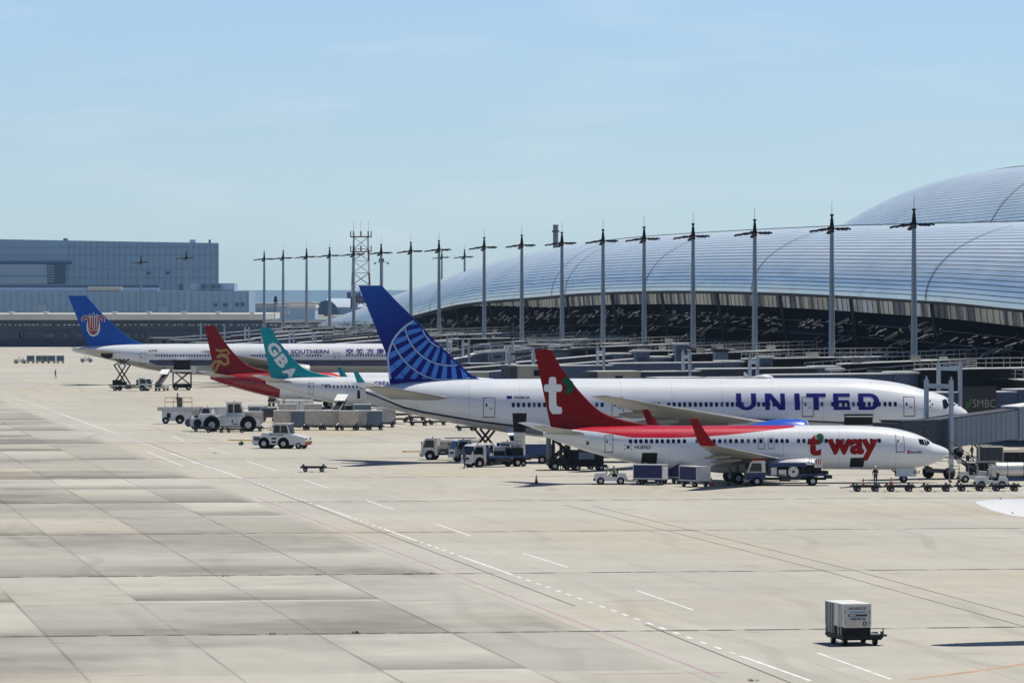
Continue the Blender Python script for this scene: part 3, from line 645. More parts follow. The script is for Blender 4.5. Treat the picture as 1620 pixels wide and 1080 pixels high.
# globe on the fin; the paint itself fades from bright to navy blue towards the globe
_mt = M('globe_navy').node_tree; _g = _mt.nodes.new('ShaderNodeTexCoord'); _s = _mt.nodes.new('ShaderNodeSeparateXYZ'); _r = _mt.nodes.new('ShaderNodeMapRange'); _c = _mt.nodes.new('ShaderNodeValToRGB'); _a = _mt.nodes.new('ShaderNodeMath'); _a.operation = 'MULTIPLY_ADD'
_mt.links.new(_g.outputs['Object'], _s.inputs[0]); _mt.links.new(_s.outputs[0], _a.inputs[0]); _a.inputs[1].default_value = -.35; _mt.links.new(_s.outputs[2], _a.inputs[2]); _mt.links.new(_a.outputs[0], _r.inputs[0]); _r.inputs[1].default_value = 33.5; _r.inputs[2].default_value = 41
_c.color_ramp.elements[0].color = (.002, .004, .17, 1); _c.color_ramp.elements[1].color = (.008, .075, .36, 1); _mt.links.new(_r.outputs[0], _c.inputs[0]); _mt.links.new(_c.outputs[0], _mt.nodes['Principled BSDF'].inputs['Base Color'])
def arc(cx, cy, r, a0, a1, n): return [(cx + r * math.cos(R(a0 + (a1 - a0) * k / n)), cy + r * math.sin(R(a0 + (a1 - a0) * k / n))) for k in range(n + 1)]
def inside(px, py, m=0):
    if (px - 685) ** 2 + (py - 573) ** 2 > (72.5 - m) ** 2: return False
    u, z = U.fr(px, py)
    if z < 8.62: return False
    a, = interp(U.finLE, z); b_, = interp(U.finTE, z); return a + .12 + m * .03 < u < b_ - .1
def grid_cells(r0, r1, a0, a1, nr, na):
    o = []
    for i in range(nr):
        for j in range(na):
            q = [(r0 + (r1 - r0) * (i + di) / nr, a0 + (a1 - a0) * (j + dj) / na) for di, dj in ((0, 0), (1, 0), (1, 1), (0, 1))]
            p = [(711 + r * math.cos(R(a)), 507 + r * math.sin(R(a))) for r, a in q]
            if all(inside(x, y, 2.2) for x, y in p): o.append([(-U.fr(x, y)[0], U.fr(x, y)[1]) for x, y in p])
    return o
cells = []
for ri, (r0, r1, st, duty) in enumerate(((30, 43.5, 15, .6), (47, 69, 13, .5), (72.5, 94, 10.5, .5), (97.5, 112, 9, .5), (113, 140, 9, .5))):
    a = 30
    while a < 215:
        cells += grid_cells(r0, r1, a, a + st * duty, max(3, int((r1 - r0) / 1.5)), max(3, int(r0 * R(st * duty) / 1.5))); a += st
U.on_fin(poly_bm(cells), 'globe_cells', 'globe_light', .03)
ln = []
for r in (45, 71, 95.7):
    pts = [(x, y) for x, y in arc(711, 507, r, 30, 215, 60) if inside(x, y, .5)]
    ln += stroke([(-U.fr(x, y)[0], U.fr(x, y)[1]) for x, y in pts], .13)
pts = [(x, y) for x, y in arc(685, 573, 71.8, 90, 262, 60) if inside(x, y, -.5)]
ln += stroke([(-U.fr(x, y)[0], U.fr(x, y)[1]) for x, y in pts], .22)
U.on_fin(poly_bm(ln), 'globe_line_pattern', 'globe_line', .04)
def ub(x, z): u, zz_ = U.fr(x, z, -3.0); return (-u, zz_)
def pxpoly(p): return [ub(x, y) for x, y in p]
def band(o, i): return [pxpoly([o[k], o[k + 1], i[k + 1], i[k]]) for k in range(len(o) - 1)]
zt0, zb0, wl_ = 622.0, 648.3, 8.2
ue = [(1180.7 + 15.8 * math.cos(R(a)), 636.5 + 12.2 * math.sin(R(a))) for a in range(0, 181, 15)]; ui = [(1180.7 + 7.8 * math.cos(R(a)), 636.5 + 7.0 * math.sin(R(a))) for a in range(0, 181, 15)]
de = [(1377 + 14.3 * math.cos(R(a)), 635.15 + 13.15 * math.sin(R(a))) for a in range(-90, 91, 15)]; di = [(1376 + 7.0 * math.cos(R(a)), 635.15 + 7.9 * math.sin(R(a))) for a in range(-90, 91, 15)]
rc = lambda a, b, c, d: pxpoly([(a, b), (c, b), (c, d), (a, d)])
letters = {'letter_u': [rc(1164.9, zt0, 1172.9, 636.5), rc(1188.5, zt0, 1196.5, 636.5)] + band(ue, ui), 'letter_n': [rc(1210.5, zt0, 1217.6, zb0), rc(1234.9, zt0, 1242, zb0), pxpoly([(1217.6, zt0), (1220.4, zt0), (1234.9, 640.0), (1234.9, zb0), (1232.3, zb0), (1217.6, 630.6)])],
    'letter_i': [rc(1257.2, zt0, 1265.4, zb0)], 'letter_t': [rc(1276, zt0, 1307, zt0 + 5.8), rc(1287.4, zt0 + 5.8, 1295.6, zb0)], 'letter_e': [rc(1318.5, zt0, 1326.3, zb0), rc(1326.3, zt0, 1345, zt0 + 5.4), rc(1326.3, 632.6, 1343, 637.6), rc(1326.3, zb0 - 5.4, 1345.4, zb0)],
    'letter_d': [rc(1358, zt0, 1366, zb0), rc(1366, zt0, 1377, zt0 + 5.3), rc(1366, zb0 - 5.3, 1377, zb0)] + band(de, di)}
for k_, v_ in letters.items():
    b_ = poly_bm(v_); bmesh.ops.remove_doubles(b_, verts=b_.verts, dist=1e-3); bmesh.ops.recalc_face_normals(b_, faces=b_.faces); drape(b_, k_, 'un_blue', U.root, U.side, .026, .25, 1.2)
U.text('N206UA', 813.5, 838.5, 626, 630.3, 'black_mark', .03)
hole(U, 802, 810, 626, 630.5, 'un_blue', 'flag')
us = [810 + 8.35 * k for k in range(4)] + [836 + 8.3 * k for k in range(13)] + [1050 - 8.3 * k for k in range(6)] + [1059 + 0 * k for k in range(0)]
wx = sorted(set([812, 820, 828.5, 837, 845, 853, 861.5, 944, 952.5] + [1001, 1009.5, 1017.5, 1026, 1034, 1042, 1058, 1066.5, 1075, 1083, 1091.5, 1100, 1108.5, 1117, 1125, 1133.5, 1142, 1150.5, 1158.5, 1166, 1174.5, 1200, 1208, 1216, 1224.5, 1300, 1317, 1325, 1334, 1342, 1350, 1358, 1367, 1375, 1383, 1391, 1400, 1408, 1416.5]))
U.windows([U.fr(p, 0, -3.0)[0] for p in wx], 6.02, .34, .50)
for p, h in ((774, 2.1), (977, 2.1), (1278, 2.1), (1439, 2.1)): U.door(U.fr(p, 0, -3)[0], 5.75, 1.25, h, .06)
q_ = fp(U, (1492, 633), (1499, 630.5), (1503, 640), (1499.5, 645.5), (1493, 646), y=-2.0); drape(poly_bm([q_]), 'cockpit_window', 'glass', U.root, U.side, .03, .2, .3)
q_ = fp(U, (1500.5, 630.5), (1506, 632), (1514, 641), (1504.5, 643.5), y=-1.7); drape(poly_bm([q_]), 'cockpit_window', 'glass', U.root, U.side, .03, .2, .3)
q_ = fp(U, (1508, 632.5), (1513, 634.5), (1521, 643), (1515.5, 641.5), y=-1.2); drape(poly_bm([q_]), 'cockpit_window', 'glass', U.root, U.side, .03, .2, .3)
hole(U, 567.6, 572.5, 618, 631, 'dark', 'exhaust_port')
for k in range(5):
    a = 2 * math.pi * k / 5; cx, cz = fp(U, (1471.5, 639), y=-2.8)[0]; cx += .35 * math.cos(a); cz += .35 * math.sin(a)
    drape(poly_bm([[(cx - .1, cz - .05), (cx + .1, cz - .08), (cx + .08, cz + .08), (cx - .08, cz + .05)]]), 'emblem_mark', 'black_mark', U.root, U.side, .03, .5, 1)
ant = MB(); sx = -U.fr(1208, 0)[0]; ant.loft([[(sx + a, .55 * k * math.cos(t), 8.68 + .42 * k * max(0, math.sin(t))) for t in [math.pi * i / 8 for i in range(9)]] for a, k in ((-1.1, .1), (-.8, .75), (0, 1), (.8, .75), (1.1, .1))], closed=False, cap0=False, cap1=False); ant.build('antenna_dome', 'white', U.root, smooth=60)
an = MB(); an.prism([(sx - 2.0, 8.6), (sx - 1.4, 8.6), (sx - 1.9, 9.35), (sx - 2.1, 9.3)], -.04, .04); an.build('blade_antenna', 'white', U.root)
# open cargo door under the lettering
cu, cz = U.fr(1358, 0, -3)[0], 0
cdm = MB(); cdm.box(-U.fr(1358, 0, -3)[0], -3.75, 4.75, 2.9, 1.5, .12, 0, 0); cdm.build('cargo_door', 'alu_worn', U.root)
hole(U, 1336, 1381, 655, 672, 'dark')
hole(U, 817, 826, 667, 682, 'dark')

# 3. far wide-body with blue tail
CP = [(0, 4.6, 4.3, .1), (.4, 5.1, 3.7, .7), (2, 6.2, 2.9, 1.6), (4.5, 7.1, 2.1, 2.4), (8, 7.62, 1.9, 2.8), (12, 7.68, 1.85, 2.82), (20, 7.68, 1.85, 2.82), (30, 7.68, 1.85, 2.82), (36, 7.68, 1.85, 2.82), (40, 7.68, 1.85, 2.82), (42.5, 7.68, 1.95, 2.82), (46, 7.66, 2.35, 2.75), (50.5, 7.6, 3.15, 2.5), (55, 7.5, 4.3, 2.0), (59, 7.3, 5.3, 1.3), (62.3, 7.0, 6.0, .7), (63.4, 6.7, 6.35, .3)]
CP = [(u + (3.8 if u >= 20 else 0), a, b, w) for u, a, b, w in CP]
fr = Frame(678, 1003, R(5.5)); sz = lambda px, py: fr(px, py, -2.8)
skin3 = livery('skin_white_blue_band', (.69, .72, .76), [((.36, .36, .345), [(0, -4), (68, -4)], [sz(646, 571), sz(300, 572), sz(230, 574), sz(150, 562), (68, 6.2)]), ((.003, .02, .14), [sz(646, 579), sz(250, 578), sz(236, 573)], [sz(646, 569), sz(250, 569), sz(236, 569)], (0, sz(236, 570)[0])), ((.003, .010, .06), [sz(646, 575), sz(250, 575)], [sz(646, 571), sz(250, 571)], (0, sz(250, 570)[0]))], 68)
mat('cs_blue', (.004, .09, .42), .5, spec=.15)
C = wide(678, 1003, R(5.5), 'white wide-body airliner with bright blue tail and red flower emblem, farthest of the row', skin3, 'cs_blue', CP,
    wing=[(2.2, 22.3, 34.3, 3.4), (9.4, 27.4, 36.0, 4.1), (29.0, 42.0, 44.2, 6.6)], stab=[(.5, 57.4, 63.4, 5.9), (9.7, 65.1, 67.4, 6.9)], eng=(9.4, 23.0, 5.8, 1.5, 2.3, 3.9), gear=(36.3, 5.3, .6, 3.0, 1.2, 6.5),
    finLE=[(136, 467.6), (155.6, 490), (181.5, 516), (202, 533), (220, 542), (240, 546)], finTE=[(107.6, 467.6), (136, 538), (140, 552)])
drape(poly_bm([[(-C.fr(169, 0, -1.6)[0] + 1.15 * math.cos(a), 5.62 + .72 * math.sin(a) - .12 * math.cos(a)) for a in [2 * math.pi * k / 20 for k in range(20)]]]), 'trim_slot', 'dark', C.root, C.side, .03, .3, .6)
def f3(*p): return fp(C, *p)
mat('flower_red', (.28, .006, .02), .45)
def flower(off, grow, m):
    P3 = []
    def add(pts, w): P3.extend(stroke(f3(*pts), w + grow))
    body = [(139.5, 514), (140, 523), (144, 528.5), (148.5, 529.5), (153, 527), (155.5, 521), (155.5, 512), (151, 508), (147.5, 513), (144, 508)]
    ps = [f3(*body)] if not grow else []
    b_ = poly_bm([p[::-1] for p in ps]) if ps else None
    if b_: C.on_fin(b_, 'emblem', m, off)
    if grow: add([(138.7, 510), (138.7, 522), (143.5, 529.5), (148.5, 531), (153.5, 528), (156.5, 522), (156.5, 510)], .12)
    add([(141, 515), (141, 506), (138, 502), (134, 501), (131, 504), (132, 508)], .38); add([(154.5, 515), (154.5, 506), (157, 502), (161, 501), (164, 504), (163, 509)], .38)
    add([(145, 514), (145, 504), (142, 500)], .3); add([(151, 514), (151, 504), (154, 500)], .3); add([(148, 514), (148, 501)], .28)
    for c in ((142, 498.5), (148, 496.5), (153.5, 498.5)): P3.append(f3(*[(c[0] + (1.2 + grow * 3) * math.cos(a), c[1] + (1.2 + grow * 3) * math.sin(a)) for a in [2 * math.pi * k / 8 for k in range(8)]]))
    for k, p in enumerate(P3): pass
    C.on_fin(poly_bm(P3), 'emblem_outline' if grow else 'emblem_petals', m, off + (.01 if not grow else 0))
flower(.03, .26, 'white_mark'); flower(.06, 0, 'flower_red')
C.on_fin(poly_bm(sum([stroke(f3(*q_), .13) for q_ in ([(142.6, 500), (142.6, 518)], [(146.4, 499), (146.4, 520)], [(149.6, 499), (149.6, 520)], [(153.0, 500), (153.0, 518)], [(140.5, 519), (144.5, 524), (148, 520.5), (151.5, 524), (154.8, 519)])], [])), 'emblem_veins', 'white_mark', .08)
C.text('CHINA SOUTHERN', 421, 520.5, 553, 559, 'un_blue', .02); C.text('空航方南', 548, 608, 551, 560, 'un_blue', .02, 1.6)
C.text('B-5928', 236, 249, 553, 556, 'black_mark', .02)
wx = [247 + 4.35 * k for k in range(22)] + [399 + 4.2 * k for k in range(8)] + [456 + 4.3 * k for k in range(5)] + [486 + 4.3 * k for k in range(6)] + [549 + 4.3 * k for k in range(15)]
C.windows([C.fr(p, 0, -2.8)[0] for p in wx], C.fr(400, 562, -2.8)[1], .26, .42)
for p in (226, 533): C.door(C.fr(p, 0, -2.8)[0], 4.9, 1.2, 2.1, .06)
cdm = MB(); cdm.box(-C.fr(288, 0, -2.8)[0], -3.5, 4.75, 2.7, 1.5, .12); cdm.build('cargo_door', 'white_dirty', C.root); hole(C, 275, 301, 568, 591, 'dark'); hole(C, 256, 263, 582, 588, 'dark')

# 4. red-tailed narrow-body
mat('sz_red', (.23, .001, .006), .5, spec=.15); mat('gold', (.42, .24, .08), .45, .2)
frz = Frame(730, 806, R(5.5)); rz = lambda px, py: frz(px, py, -1.7)
rr_ = [rz(440, 650), rz(431, 629), rz(415, 610), rz(400, 598), rz(380, 594)]
skin4 = livery('skin_red_tail', (.69, .72, .76), [((.26, .002, .008), [(0, 30), (frz(452, 600)[0], 30), (frz(440, 600)[0], -3), (40, -3)], [(0, 30), (40, 30)]),
    ((.62, .03, .04), [rz(560, 599), rz(520, 593), rz(480, 597), rz(440, 610)], [rz(560, 600), rz(520, 588), rz(480, 590), rz(440, 598)], (rz(560, 600)[0], rz(440, 600)[0])), ((.70, .30, .05), [rz(566, 600), rz(540, 596.5), rz(500, 599), rz(470, 604)], [rz(566, 600.5), rz(540, 594.5), rz(500, 596), rz(470, 600)], (rz(566, 600)[0], rz(470, 600)[0]))], 40)
S = narrow(730, 806, R(5.5), 'red-tailed narrow-body airliner with gold bird emblem on the fin', skin4, 'sz_red', 'sz_red')
for pts, w in (([(341, 553.5), (350, 555), (358, 553), (363, 558), (358, 562), (350, 560), (343, 565)], .35), ([(343, 565), (352, 562), (360, 566), (361, 574), (355, 577), (348, 571), (340, 572), (334, 579)], .42), ([(350, 571), (345, 577), (340, 588)], .38), ([(340, 572), (336, 580), (337, 586)], .3)):
    S.on_fin(poly_bm(stroke(fp(S, *pts), w)), 'fin_emblem', 'gold', .03 + .004 * w)
S.door(S.fr(395, 0, -1.6)[0], 3.9, .8, 1.6)
# 5. teal-tailed narrow-body
mat('teal', (.004, .29, .33), .5, spec=.15)
frg = Frame(838, 767, R(5.5)); tz = lambda px, py: frg(px, py, -1.5)
skin5 = livery('skin_teal_root', (.69, .72, .76), [((.006, .27, .30), [tz(445, 599), tz(430, 602), tz(410, 604)], [(0, 30), (40, 30)])], 40)
skin5 = livery('skin_white_plain', (.69, .72, .76), [], 40)
Gb = narrow(838, 767, R(5.5), 'white narrow-body airliner with teal tail and slanting white letters on the fin', skin5, 'teal', 'teal')
# slanting fin letters
for ch, (cx, cy), w_, h_ in (('G', (433.5, 552), 21, 19), ('B', (446, 571), 19, 18), ('A', (459, 589), 20, 19)):
    b = fit(text_bm(ch, .05), -.5, .5, -.5, .5); (x0, z0) = fp(Gb, (cx, cy))[0]; a = R(-52); s_ = 767 / FPX
    for v in b.verts:
        x, z = v.co.x * w_ * s_, v.co.z * h_ * s_; v.co = Vector((x0 + x * math.cos(a) - z * math.sin(a), 0, z0 + x * math.sin(a) + z * math.cos(a)))
    Gb.on_fin(b, 'fin_letter', 'white_mark')
Gb.text('GREATER BAY', 592, 655, 603, 611, 'un_blue', .02); Gb.text('B-KBJ', 509, 522, 607.5, 611, 'black_mark', .03)
Gb.windows([Gb.fr(p, 0, -1.85)[0] for p in [516 + 6.1 * k for k in range(28)]], 4.0, .27, .38)
Gb.door(Gb.fr(492, 0, -1.8)[0], 3.75, .8, 1.65)

# 6. aircraft parked just outside the frame: only its wing tip reaches in
skin6 = livery('skin_white_near', (.69, .72, .76), [], 64)
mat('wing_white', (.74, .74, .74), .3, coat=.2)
def near_wing():
    th = R(5.5); tip = P(1541, 793, 272); c, s = math.cos(th), math.sin(th)
    # tip is at u=41, y=+30 on the left wing of an aircraft facing away from the camera row
    A = None
    y, u = 31.5, 36.0
    hd = R(95); ch, sh = math.cos(hd), math.sin(hd)    # nose pointing away, left wing towards the photo
    # local x forward -> (ch,sh); local y left -> (-sh,ch)
    nx = tip.x + u * ch + y * sh; ny = tip.y + u * sh - y * ch
    fr = Frame(0, 100, hd); fr.N = (nx, ny)
    A = Aircraft(fr, 'white wing tip of an airliner reaching in at the right edge of the apron', 'wide_body_airliner', None, WP, 3.1, skin6); A.yn = -3
    zt_ = tip.z
    for sd_ in (1, -1):
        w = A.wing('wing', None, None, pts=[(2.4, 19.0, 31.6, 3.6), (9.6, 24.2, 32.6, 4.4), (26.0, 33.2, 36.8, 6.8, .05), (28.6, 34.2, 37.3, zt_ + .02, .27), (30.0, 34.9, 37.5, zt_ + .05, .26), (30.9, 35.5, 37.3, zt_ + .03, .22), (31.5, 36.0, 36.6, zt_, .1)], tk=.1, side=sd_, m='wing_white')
        A.engine(9.6, 18.6, 6.2, 1.72, 2.85, 'white', side=sd_, pyl=4.2); A.wing('tailplane', None, None, pts=[(.5, 53.5, 60.8, 6.5), (10.8, 62.2, 64.4, 8.05)], tk=.09, side=sd_)
        n = MB(); n.bar((-34.6, sd_ * 29.9, zt_ + .08), (-37.2, sd_ * 29.7, zt_ - .60), .05, .09); n.build('aileron_gap', 'dark_metal', w)
    A.fin([(59.5, 18.4), (55, 13), (50, 8.8), (48, 8.5)], [(63, 18.4), (60.6, 9), (60.4, 8)], 'white', .045)
    A.gear(33, 5.4, .64, 3.2, 1.45); A.gear(5.8, 0, .5, 3.0, 0, name='nose_landing_gear')
    return A
near_wing()
# ------------------------------------------------------------------ terminal, boarding piers, masts
TL = 0.15                                       # terminal axis: X = a - TL * Y
TC, TS = math.cos(math.atan(TL)), math.sin(math.atan(TL))
def tp(a, Y, z): return Vector((a - TL * Y, Y, z))
TA = math.atan(TL)                              # rotation: local y along the terminal, local x away from the apron
mat('roof_steel', (.86, .97, .98), .34, .28, .07, .15, coat=.3, stretch=(1, .3, 1))
mat('seam', (.03, .04, .06), .6)
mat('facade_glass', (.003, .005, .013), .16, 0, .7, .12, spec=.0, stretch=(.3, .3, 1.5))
mat('mullion', (.012, .018, .035), .6)
mat('fascia', (.018, .026, .05), .6)
mat('band_beige', (.44, .41, .33), .6, 0, .35, .10, stretch=(1, 1, 1))
mat('glass_glint', (.60, .57, .53), .5, 0, .25, .5)  # pale colour of the reflections painted on the glass wall
mat('interior_blue', (.012, .021, .034), .6, 0, .7, .3)
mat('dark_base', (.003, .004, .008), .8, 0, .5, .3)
_b = M('roof_steel').node_tree; _tc = _b.nodes.new('ShaderNodeTexCoord'); _n = _b.nodes.new('ShaderNodeTexNoise'); _n.inputs['Scale'].default_value = .035; _n.inputs['Detail'].default_value = 4; _bp = _b.nodes.new('ShaderNodeBump'); _bp.inputs['Strength'].default_value = .55; _bp.inputs['Distance'].default_value = 4.0
_b.links.new(_tc.outputs['Object'], _n.inputs[0]); _b.links.new(_n.outputs[0], _bp.inputs['Height']); _b.links.new(_bp.outputs[0], _b.nodes['Principled BSDF'].inputs['Normal'])
def shell(label, name, ridge, eave, ae, ar, ab, zb, nseam, cuts, back=6.0):
    """ridge, eave: (Y, z) tables; ae, ar, ab: offsets of eave, ridge and back edge"""
    root = thing(name, label, 'terminal building', tp(ae, eave[0][0], 0), 0)
    inv = -Vector(root.location)
    Y0, Y1 = eave[0][0], eave[-1][0]; n = 90; N1 = 30; rings = []; secs = []
    def sec(Y, off=0.0):
        zr, = interp(ridge, Y); ze, = interp(eave, Y); o = []
        k = min(1.0, (Y1 - Y) / 130 + .10) if ae < 170 else 1
        for i in range(N1 + 1):
            t = math.pi / 2 * i / N1; o.append(tp(ae + (ar - ae) * (1 - math.cos(t)) + 0, Y, ze + (zr - ze) * math.sin(t) + off * math.sin(t)) + Vector((-off * math.cos(t), 0, 0)) + inv)
        return o
    rg = []
    for j in range(n + 1):
        Y = Y0 + (Y1 - Y0) * j / n; s_ = sec(Y); zr, = interp(ridge, Y)
        for i in range(1, 9):
            t = math.pi / 2 * i / 8; s_.append(tp(ar + (ab - ar) * math.sin(t), Y, zb + (zr - zb) * math.cos(t) if zr > zb else zr) + inv)
        rg.append(s_)
    mb = MB(); mb.loft(rg, False, False, closed=False); roof = mb.build('roof', 'roof_steel', root, smooth=50)
    cap = MB(); r0 = [p + Vector((0, .4, 0)) for p in rg[0]]; cap.add([Vector((r0[0].x + 1.5, r0[0].y, 0))] + [p + (Vector((1.5, 0, -.3)) if k < 3 else Vector((0, 0, -.3))) for k, p in enumerate(r0)] + [Vector((r0[-1].x, r0[-1].y, 0))], [tuple(range(len(r0) + 2))]); cap.build('end_wall', 'fascia', root)
    # longitudinal panel seams, proud of the skin
    sm = MB()
    for k in range(1, nseam):
        i = k / nseam; 
        for j in range(n):
            q = []
            for jj, dw in ((j, -1), (j + 1, -1), (j + 1, 1), (j, 1)):
                Y = Y0 + (Y1 - Y0) * jj / n; zr, = interp(ridge, Y); ze, = interp(eave, Y)
                f = i + dw * (.042 - .018 * i) / max(8, (zr - ze) * 1.3); t = math.pi / 2 * f
                q.append(tp(ae + (ar - ae) * (1 - math.cos(t)) - .05 * math.cos(t), Y, ze + (zr - ze) * math.sin(t) + .05) + inv)
            sm.add(q, [(0, 1, 2, 3)])
    o = sm.build('roof_seams', 'seam', root, recalc=False); o['kind'] = 'stuff'
    for Y in cuts:
        c = MB()
        for i in range(0, 20):
            pts = []
            for ii, dy in ((i, -.22), (i + 1, -.22), (i + 1, .22), (i, .22)):
                t = math.pi / 2 * ii / 26; zr, = interp(ridge, Y); ze, = interp(eave, Y)
                pts.append(tp(ae + (ar - ae) * (1 - math.cos(t)) - .08 * math.cos(t), Y + dy, ze + (zr - ze) * math.sin(t) + .08) + inv)
            c.add(pts, [(0, 1, 2, 3)])
        c.build('expansion_joint', 'seam', root, recalc=False)
    # ridge walkway rail: small posts that break the skyline
    rl = MB(); Y = Y0
    while Y < Y1 - 8:
        zr, = interp(ridge, Y); zn, = interp(ridge, Y + 6); rl.bar(tp(ar - 1, Y, zr + .10) + inv, tp(ar - 1, Y + 6, zn + .10 + .12 * (int(Y) % 3 == 0)) + inv, .14, .12)
        Y += 6
    o = rl.build('ridge_rail', 'seam', root); o['kind'] = 'stuff'
    return root, inv
ridge = [(560, 26.4), (640, 26.9), (722, 27.15), (794, 27.6), (835, 27.85), (924, 28.0), (1004, 27.9), (1060, 27.45), (1121, 26.2), (1160, 24.8), (1232, 21.7), (1311, 18.0), (1350, 15.7), (1390, 13.5), (1430, 11.2), (1460, 9.2)]
eave = [(560, 14.6), (649, 15.5), (689, 16.3), (768, 17.2), (830, 17.6), (896, 17.7), (980, 17.2), (1034, 16.4), (1093, 15.6), (1140, 14.7), (1178, 13.45), (1217, 11.9), (1290, 9.6), (1349, 7.7), (1400, 6.3), (1460, 4.6)]
wingr, inv = shell('long curved silver terminal wing with seamed metal roof above dark glass', 'terminal_wing', smooth_tab(ridge, 60), smooth_tab(eave, 60), 160, 178, 205, 12, 27, [702, 820, 914, 1000, 1016, 1190])
ev = smooth_tab(eave, 60)
fs = MB(); fb = MB(); gl = MB(); ml = MB(); sh = MB()
Ys = [560 + 10 * k for k in range(86)]; rb = random.Random(21)
mat('band_dark', (.06, .07, .08), .6, 0, .6, .4); mat('band_cloud', (.5, .53, .56), .6, 0, .2, .3)  # pale segments imitate white cloud reflected in the band
for a, b in zip(Ys, Ys[1:]):
    if b > 1400: break
    za, = interp(ev, a); zb_, = interp(ev, b)
    bh = 1.75 * min(1, max(0, (1130 - a) / 120))
    # fascia strip under the eave, beige louvre band, then raking glass
    fs.add([tp(160.05, a, za) + inv, tp(160.05, b, zb_) + inv, tp(161.2, b, zb_ - .5) + inv, tp(161.2, a, za - .5) + inv], [(0, 1, 2, 3)])
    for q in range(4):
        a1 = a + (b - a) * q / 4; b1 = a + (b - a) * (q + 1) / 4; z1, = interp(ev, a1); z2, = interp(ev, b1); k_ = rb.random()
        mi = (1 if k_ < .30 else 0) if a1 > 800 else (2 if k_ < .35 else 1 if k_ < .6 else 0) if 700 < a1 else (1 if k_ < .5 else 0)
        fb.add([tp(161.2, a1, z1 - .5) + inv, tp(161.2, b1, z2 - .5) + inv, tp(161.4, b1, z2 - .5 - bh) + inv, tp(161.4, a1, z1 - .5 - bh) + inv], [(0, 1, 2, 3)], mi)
    gl.add([tp(161.4, a, za - .5 - bh) + inv, tp(161.4, b, zb_ - .5 - bh) + inv, tp(166, b, 2) + inv, tp(166, a, 2) + inv], [(0, 1, 2, 3)])
for a in [560 + 3.33 * k for k in range(252)]:
    za, = interp(ev, a); bh = 1.75 * min(1, max(0, (1130 - a) / 120))
    if bh > .2: ml.bar(tp(161.1, a, za - .5) + inv, tp(161.3, a, za - .5 - bh) + inv, .08)
for k in range(1, 7):
    for a, b in zip(Ys[:-2], Ys[1:]):
        if b > 1400: break
        za, = interp(ev, a); zb_, = interp(ev, b); f = k / 7
        p = tp(161.2 + 4.6 * f, a, (za - 2.2) * (1 - f) + 2 * f) + inv; q = tp(161.2 + 4.6 * f, b, (zb_ - 2.2) * (1 - f) + 2 * f) + inv; ml.bar(p, q, .08, .07)
fs.build('eave_fascia', 'fascia', wingr); o = fb.build('louvre_band', ['band_beige', 'band_dark', 'band_cloud'], wingr)
gl.build('glass_wall', 'facade_glass', wingr); o = ml.build('glazing_bars', 'mullion', wingr); o['kind'] = 'stuff'
